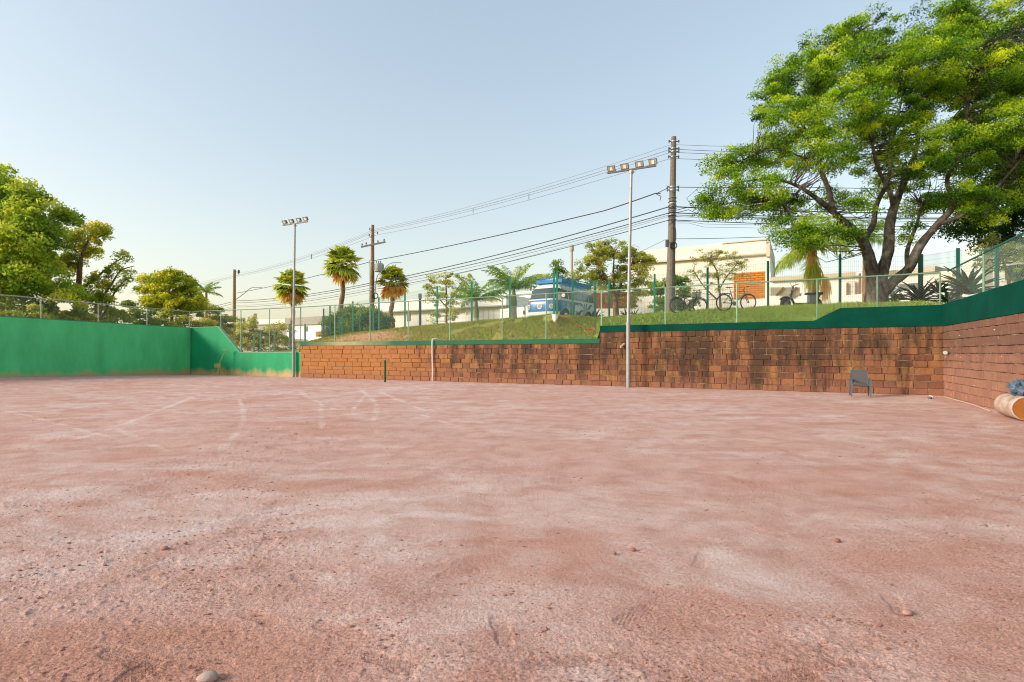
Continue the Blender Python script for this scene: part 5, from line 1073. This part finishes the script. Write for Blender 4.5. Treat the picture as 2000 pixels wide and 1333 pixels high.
# ---------------------------------------------------------------- bicycles and scooter
def bicycle(lab, px, Y, rz, frame_mat, pitch=0, city=False, R=.345, z=None):
    x = Y*(px-1000)/F; zz = tz(x, Y)+.01 if z is None else z
    t = thing('bicycle', lab, 'bicycle', (x, Y, zz), rot=(math.radians(4), pitch, rz), group='bicycles on the terrace')
    B = lambda b, n, m, par=t, sm=False: b.build(n, m, par, False, sm)
    xr, xf = -.54, .54
    for xw in (xr, xf):
        wh = B(MB().torus((xw, 0, R), (0, 1, 0), R-.02, .022, 32, 7), 'wheel', M['black'], sm=True); B(MB().torus((xw, 0, R), (0, 1, 0), R-.048, .010, 28, 5), 'rim', M['darkgrey'], wh)
        sp = MB()
        for k in range(18): a = 6.283*k/18; sp.tube([(xw, .02*(-1)**k, R), (xw+(R-.05)*math.cos(a), 0, R+(R-.05)*math.sin(a))], .0018, 3, False)
        B(sp, 'spokes', M['chrome'], wh); B(MB().disc((xw, 0, R), (0, 1, 0), .03, .08, 10), 'hub', M['darkgrey'], wh)
    bb = (-.10, 0, R-.05); st = (-.27, 0, .86); hd = (.33, 0, .88); hb = (.38, 0, .72); r = .018
    f = MB(); f.tube([bb, st], r, 7); f.tube([(-.25, 0, .80), (.335, 0, .84) if not city else (.37, 0, .70)], r, 7); f.tube([bb, hb], r*1.2, 7); f.tube([hd, hb], r*1.2, 7)
    for s in (-1, 1): f.tube([(bb[0], s*.04, bb[2]), (xr, s*.06, R)], .011, 6); f.tube([(-.245, s*.02, .77), (xr, s*.06, R)], .009, 6)
    if city: f.tube([(-.16, 0, .60), (.36, 0, .62)], r, 7)
    B(f, 'frame', frame_mat)
    k = MB(); k.tube([hb, (.405, 0, .64)], .02, 7)
    for s in (-1, 1): k.tube([(.405, 0, .64), (.41, s*.055, .63), (xf, s*.055, R)], .016, 6)
    B(k, 'fork', M['black']); B(MB().tube([(-.262, 0, .84), (-.30, 0, .99)], .012, 6), 'seat_post', M['darkgrey'])
    sd = MB(); sd.hexa([(-.44, -.07, .985), (-.44, .07, .985), (-.16, .018, .99), (-.16, -.018, .99)], [(-.44, -.075, 1.03), (-.44, .075, 1.03), (-.15, .02, 1.01), (-.15, -.02, 1.01)]); B(sd, 'saddle', M['black'] if not city else M['tan'])
    hbz = 1.02; h_ = MB(); h_.tube([hd, (.36, 0, hbz-.02)], .014, 6); h_.tube([(.36, -.33, hbz+(.05 if city else 0)), (.40, -.1, hbz), (.40, .1, hbz), (.36, .33, hbz+(.05 if city else 0))], .012, 6); B(h_, 'handlebar', M['black'])
    for s in (-1, 1): B(MB().tube([(.365, s*.23, hbz), (.35, s*.35, hbz+.01)], .018, 7), 'grip', M['black'])
    c = MB(); c.disc((bb[0], -.05, bb[2]), (0, 1, 0), .09, .008, 18); c.bar((bb[0], -.07, bb[2]), (bb[0]+.10, -.08, bb[2]-.14), .02); c.bar((bb[0], .07, bb[2]), (bb[0]-.10, .08, bb[2]+.14), .02); B(c, 'crankset', M['darkgrey'])
    B(MB().box(bb[0]+.06, bb[0]+.15, -.15, -.08, bb[2]-.16, bb[2]-.13), 'pedal', M['black']); B(MB().box(bb[0]-.15, bb[0]-.06, .08, .15, bb[2]+.13, bb[2]+.16), 'pedal', M['black'])
    if city:
        for xw in (xr, xf): B(MB().tube([(xw+(R+.03)*math.cos(a), 0, R+(R+.03)*math.sin(a)) for a in np.linspace(.3 if xw > 0 else .2, 2.6, 12)], .016, 5), 'mudguard', M['black'])
        B(MB().box(xr-.22, xr+.18, -.06, .06, .74, .755), 'rear_rack', M['darkgrey'])
    else:
        B(MB().tube([(xr-.22, 0, R+.34), (xr-.05, 0, R+.39), (-.22, 0, R+.37)], .02, 6), 'mudguard', M['black'])
    return t
def zpx(py, Y): return CZ+(H-py)*Y/F
bicycle('teal mountain bicycle facing right in front of the orange screen', 1437.5, 22.9, 0.10, M['teal'], R=.365, z=zpx(608, 22.9), pitch=-.02)
bicycle('dark city bicycle with rear rack beside the tall power pole', 1344, 24.0, 0.12, M['black'], city=True, z=zpx(613, 24.0))
bicycle('mint cruiser bicycle half hidden behind the big tree trunk', 1734, 22.6, -.25, M['mint'], city=True, z=zpx(598.5, 22.6))
def scooter():
    Y = 23.6; px = 1565; x = Y*(px-1000)/F; z = zpx(603, Y); t = thing('electric_scooter', 'black fat-tyre electric scooter with wide seat under the queen palm', 'scooter', (x, Y, z), math.pi-.1)
    B = lambda b, n, m, par=t, sm=False: b.build(n, m, par, False, sm)
    for xw in (.66, -.62):
        w_ = B(MB().torus((xw, 0, .23), (0, 1, 0), .145, .088, 24, 10), 'wheel', M['black'], sm=True); B(MB().disc((xw, 0, .23), (0, 1, 0), .09, .12, 14), 'hub', M['darkgrey'], w_)
    B(MB().box(-.30, .30, -.14, .14, .14, .24), 'deck', M['black']); b = MB(); b.bar((.28, 0, .18), (.44, 0, .48), .09, .07); b.bar((.44, 0, .48), (.36, 0, .86), .06, .05); b.bar((.36, 0, .86), (.34, 0, 1.0), .05, .05); B(b, 'steering_column', M['black'])
    f = MB()
    for s in (-1, 1): f.bar((.44, s*.13, .50), (.66, s*.13, .23), .035)
    f.bar((.44, -.13, .50), (.44, .13, .50), .04); B(f, 'fork', M['darkgrey'])
    h_ = MB(); h_.tube([(.26, -.36, 1.04), (.34, -.15, 1.0), (.34, .15, 1.0), (.26, .36, 1.04)], .016, 6); B(h_, 'handlebar', M['black']); B(MB().disc((.42, 0, .82), (1, 0, 0), .07, .08, 12), 'headlamp', M['chrome'])
    for s in (-1, 1): B(MB().bar((.33, s*.2, 1.02), (.36, s*.26, 1.15), .012), 'mirror_stem', M['black']); 
    B(MB().box(-.62, -.30, -.13, .13, .24, .58), 'battery_box', M['darkgrey']); 
    sd = MB(); sd.hexa([(-.86, -.15, .60), (-.86, .15, .60), (-.16, .12, .60), (-.16, -.12, .60)], [(-.84, -.14, .70), (-.84, .14, .70), (-.20, .10, .68), (-.20, -.10, .68)]); B(sd, 'seat', M['black'])
    B(MB().bar((-.78, 0, .62), (-.62, 0, .23), .10, .05), 'rear_strut', M['darkgrey'])
    fd = MB(); fd.tube([(.66+.27*math.cos(a), 0, .23+.27*math.sin(a)) for a in np.linspace(.6, 2.4, 8)], .05, 6); B(fd, 'fender', M['black'])
scooter()

# ---------------------------------------------------------------- things on the court
def chair():
    Y = 17.2; px = 1680; x = Y*(px-1000)/F; t = thing('garden_chair', 'grey sling armchair standing against the stone wall', 'chair', (x, Y, .02), math.radians(-27))
    # local -y faces the camera
    B = lambda b, n, m: b.build(n, m, t, False)
    s_ = MB(); n = 7
    for i in range(n-1):
        a, c = i/(n-1), (i+1)/(n-1); y0, y1 = -.25+.47*a, -.25+.47*c; z0, z1 = .43-.05*math.sin(math.pi*a)-.02*a, .43-.05*math.sin(math.pi*c)-.02*c
        s_.hexa([(-.245, y0, z0-.012), (.245, y0, z0-.012), (.245, y1, z1-.012), (-.245, y1, z1-.012)], [(-.245, y0, z0), (.245, y0, z0), (.245, y1, z1), (-.245, y1, z1)])
    B(s_, 'seat', M['sling']); k = MB()
    for i in range(6):
        a, c = i/6, (i+1)/6; z0, z1 = .43+.47*a, .43+.47*c; y0, y1 = .23+.13*a, .23+.13*c
        k.hexa([(-.245+.01*a, y0, z0), (.245-.01*a, y0, z0), (.245-.01*a, y0+.014, z0), (-.245+.01*a, y0+.014, z0)], [(-.245+.01*c, y1, z1), (.245-.01*c, y1, z1), (.245-.01*c, y1+.014, z1), (-.245+.01*c, y1+.014, z1)])
    B(k, 'backrest', M['sling'])
    for s in (-1, 1):
        B(MB().bar((s*.285, -.26, 0), (s*.28, -.23, .61), .035, .05), 'front_leg', M['chairmetal']); B(MB().bar((s*.285, .34, 0), (s*.28, .16, .60), .03, .045), 'rear_leg', M['chairmetal'])
        B(MB().bar((s*.283, -.28, .625), (s*.283, .28, .615), .05, .022), 'armrest', M['chairmetal']); B(MB().tube([(s*.25, -.26, .42), (s*.25, .22, .40), (s*.25, .37, .91)], .014, 6), 'side_rail', M['chairmetal'])
    B(MB().tube([(-.25, .37, .91), (.25, .37, .91)], .014, 6), 'top_rail', M['chairmetal']); B(MB().bar((-.28, -.25, .40), (.28, -.25, .40), .02), 'front_rail', M['chairmetal']); B(MB().bar((-.28, .2, .38), (.28, .2, .38), .02), 'rear_rail', M['chairmetal'])
chair()
bpy.data.objects['garden_chair'].scale = (.9, .9, .9)
t = thing('net_post', 'slim dark green net post standing alone on the court', 'post', (P(752, H, 25.8)[0], 25.8, 0)); x = P(752, H, 25.8)[0]
MB().tube([(x, 25.8, -.1), (x, 25.8, 1.05)], .052, 12).build('shaft', paint('net_post_green', (.02, .10, .035), .6, .3, 6), t); MB().tube([(x, 25.8, 1.05), (x, 25.8, 1.09)], [.056, .045], 12).build('cap', M['postgreen'], t); MB().tube([(x+.05, 25.76, .55), (x+.09, 25.76, .55)], .02, 6).build('winch', M['darkgrey'], t)
# white drain pipe over the coping
up = uw(847); b0 = A+up*D-NB*.10; z_ = 2.05
def wp(off, z, du=0): q = A+(up+du)*D-NB*off; return (q[0], q[1], z)
o = MB().tube(spline([wp(-.25, 2.06, -.25), wp(-.1, 2.10, -.14), wp(.06, 2.10, -.03), wp(.11, 2.0, .01), wp(.12, 1.2, 0), wp(.13, .5, -.02), wp(.12, 0.0, 0)], 5), .026, 8).build('drain_pipe', M['white']); tagset(o, 'white flexible pipe hanging over the coping down the stone wall', 'pipe')
# leaning broom stand by the green wall
Y = 33.6; g = lambda px, py, dy=0: P(px, py, Y+dy)
t = thing('stand', 'thin yellow-green umpire stand frame leaning at the dark green wall', 'stand', (g(428, 731)[0], Y, 0.1)); m_ = paint('yellow_green_frame', (.30, .34, .10), .6, .25, 5)
MB().bar(g(434, 683.5), g(447.5, 683.2), .06).build('top_bar', m_, t); MB().bar(g(441, 684), g(428.5, 710.5), .05).build('upright', m_, t); MB().bar(g(419, 714.6), g(431.5, 714.4), .08, .25).build('seat', m_, t)
MB().bar(g(428, 711), g(428, 733), .06).build('leg', m_, t); MB().bar(g(430, 713), g(439, 729, .3), .05).build('leg', m_, t); MB().bar(g(427, 713), g(421, 727, .5), .05).build('leg', m_, t); MB().bar(g(424, 722), g(436, 722), .035).build('cross_brace', m_, t)
# clay roller
def roller():
    a = V(11.02, 11.95, 0); c = a+V(-.4516, -.892, 0)*1.05; a[2] = c[2] = .255; t = thing('court_roller', 'dusty concrete court roller with rusty orange end lying at the side wall', 'roller', (a[0], a[1], 0)); d = (c-a)/np.linalg.norm(c-a)
    R = .25; MB().tube([a-d*.02, a, a+d*.03, c-d*.02, c], [R*.80, R*.90, R, R, R*.985], 40).build('drum', M['roller'], t, smooth=False)
    MB().tube([c+d*.001, c+d*.012], [R*.93, R*.93], 40).build('end_plate', M['rust'], t); MB().torus(c+d*.012, d, R*.95, .012, 36, 6).build('rim', M['roller'], t); MB().tube([c, c+d*.10], .03, 10).build('axle', M['darkgrey'], t)
    MB().tube([a-d*.15, a], .03, 10).build('axle', M['darkgrey'], t)
    # bundle on top
    rs = np.random.RandomState(5); q = a*.35+c*.65; q[0] += .05; q[2] = .255+R+.15; b = MB(); nu, nv = 22, 14; v = []
    for j in range(nv):
        th = math.pi*(j+.5)/nv
        for i in range(nu):
            ph = 2*math.pi*i/nu; rr = 1+.16*math.sin(5*ph+3*th)+.10*math.sin(9*ph-7*th)+rs.normal(0, .05); v.append((q[0]+.20*rr*math.sin(th)*math.cos(ph), q[1]+.20*rr*math.sin(th)*math.sin(ph), max(.255+R*.93, q[2]+.17*rr*math.cos(th))))
    b.add(v, [(j*nu+i, j*nu+(i+1) % nu, (j+1)*nu+(i+1) % nu, (j+1)*nu+i) for j in range(nv-1) for i in range(nu)]+[tuple(range(nu)), tuple(range((nv-1)*nu, nv*nu))[::-1]])
    o = b.build('tarp_bundle', M['tarp']); tagset(o, 'crumpled blue-grey tarp bundle resting on the roller', 'tarp')
    o = MB().tube(spline([P(1981, 760, 12.3), P(1984, 763, 12.3), P(1988, 760, 12.2)], 4), .025, 6).build('rope_knot', M['darkgrey']); bpy.data.objects.remove(o)
roller()
def court_pt(px, py, lift=.01): x, y = px_ground(px, py); return (x, y, lift)
def wall_r(t_, off, z): q = A+t_*E_-V(.89222, -.45161)*off; return (q[0], q[1], z)
o = MB().tube(spline([wall_r(.9, .15, .02), wall_r(2.0, .20, .03), wall_r(3.2, .16, .02), wall_r(4.2, .22, .03), wall_r(5.6, .30, .02)], 5), .014, 6).build('rope', M['rope']); tagset(o, 'pale rope lying along the foot of the side wall', 'rope')
x, y = px_ground(1818, 779.5); b = MB()
t = thing('old_ball', 'small dark and white ball lying near the wall corner', 'ball', (x, y, .05))
def blob(name, c, r, mat, parent=None, seed=1, sq=(1, 1, .8), amp=.15, sm=True, sub=1):
    import bmesh
    bm = bmesh.new(); bmesh.ops.create_icosphere(bm, subdivisions=sub, radius=1); rg = random.Random(seed)
    vs = [(c[0]+v.co.x*r*sq[0]*(1+rg.uniform(-amp, amp)), c[1]+v.co.y*r*sq[1]*(1+rg.uniform(-amp, amp)), c[2]+v.co.z*r*sq[2]*(1+rg.uniform(-amp, amp))) for v in bm.verts]
    fs = [[v.index for v in f.verts] for f in bm.faces]; bm.free(); return MB().add(vs, fs).build(name, mat, parent, smooth=sm)
blob('shell', (x, y, .05), .07, M['white'], t, 1, amp=.05, sub=2); blob('patch', (x-.04, y-.02, .04), .06, M['darkgrey'], t, 2, amp=.08, sub=2)
# wall fittings
t = thing('wall_lamp', 'small white spotlight fixed on the side wall near the corner', 'lamp', wall_r(.9, .05, 1.4)); p = wall_r(.75, .10, zpx(688, 17.0))
MB().tube([p, (p[0]-.06, p[1]-.06, p[2]-.02)], [.04, .06], 12).build('lamp_head', M['steelgrey'], t); MB().tube([wall_r(.75, 0, p[2]+.02), p], .02, 6).build('bracket', M['darkgrey'], t)
q = A+uw(1216)*D-NB*.03; p = (q[0], q[1], zpx(675, q[1])); o = MB().tube([(p[0]-.10, p[1]-.12, p[2]-.07), (p[0]+.08, p[1], p[2]+.06)], .045, 10).build('pipe_stub', M['rope']); tagset(o, 'short pale pipe stub poking out of the wall beside the near mast', 'pipe')
pm_ = MB(); rg = random.Random(2)
for k, (tt, z) in enumerate(((.35, 1.27), (1.9, 1.93), (2.0, 1.28), (.95, 1.95), (3.6, 1.32), (4.9, 1.98), (1.1, .10), (5.4, 1.32), (2.6, .13), (3.3, .5))):
    p = wall_r(tt, .015, z); o = blob('mortar_lump', p, rg.uniform(.018, .03), M['rope'], w3, k, (1, 1, .7), .3)
# stones and clods
st = MB(); rs = np.random.RandomState(8)
def clods():
    import bmesh
    bm = bmesh.new(); bmesh.ops.create_icosphere(bm, subdivisions=1, radius=1); base = np.array([v.co[:] for v in bm.verts]); fc = np.array([[v.index for v in f.verts] for f in bm.faces]); bm.free()
    N = 14000; r = rs.uniform(-1.15, 1.15, N); iy = rs.uniform(1/12., 1/1.75, N)**1.0; Y = 1/iy; X = r*Y
    m = np.clip((fbm(X*.55+9, Y*.8+4, 4)-.42)*4, .05, 1)*np.clip((fbm(X*3, Y*3, 3)-.35)*3, .1, 1); keep = rs.rand(N) < m; X, Y = X[keep], Y[keep]; N = len(X)
    s = .0025+.0075*rs.rand(N)**6+.0007*Y*.8; V_ = base[None]*(1+rs.uniform(-.45, .45, (N, len(base), 1)))*s[:, None, None]*V(1.4, 1, .55)
    zz = ground_z(X, Y)+(fbm(X*.9, Y*.9, 3)-.5)*.035*np.clip(9/Y, .25, 1)+s*.15
    V_ = V_+np.stack([X, Y, zz], -1)[:, None]; F_ = (fc[None]+np.arange(N)[:, None, None]*len(base)).reshape(-1, 3)
    o = link('clay_clods', mesh_np('clay_clods', V_.reshape(-1, 3), F_, np.full(len(F_), 3), [paint('clay_clod', (.36, .185, .14), .95, .35, 20)])); tagset(o, 'small loose clods and grit scattered on the clay', 'grit', kind='stuff')
clods()
for k, (px, py, r, mt, lab) in enumerate(((406, 1324, .034, (.47, .35, .30), 'rounded pale pink stone on the clay at the bottom left'), (1236, 1078, .018, (.40, .17, .12), 'reddish clod on the clay right of the middle'), (321, 1073, .022, (.42, .22, .17), 'small brown clod among the dust at left'),
                                  (1772, 1200, .022, (.46, .26, .22), 'small rounded pink clod on the clay at lower right'), (362, 1063, .014, (.40, .20, .15), 'tiny clod just right of the brown clod at left'), (1635, 1060, .02, (.30, .14, .10), 'dark reddish clod at right on the open clay'), (1200, 1085, .012, (.35, .16, .12), 'tiny dark clod left of the reddish clod'))):
    x, y = px_ground(px, py); o = blob('stone', (x, y, .012+float((fbm(np.array([x*.9]), np.array([y*.9]), 3)[0]-.5)*.035)), r, paint('stone_%d' % k, mt, .9, .2, 30, .004), None, k, (1.3, 1, .7), .12, True, 2); tagset(o, lab, 'stone')
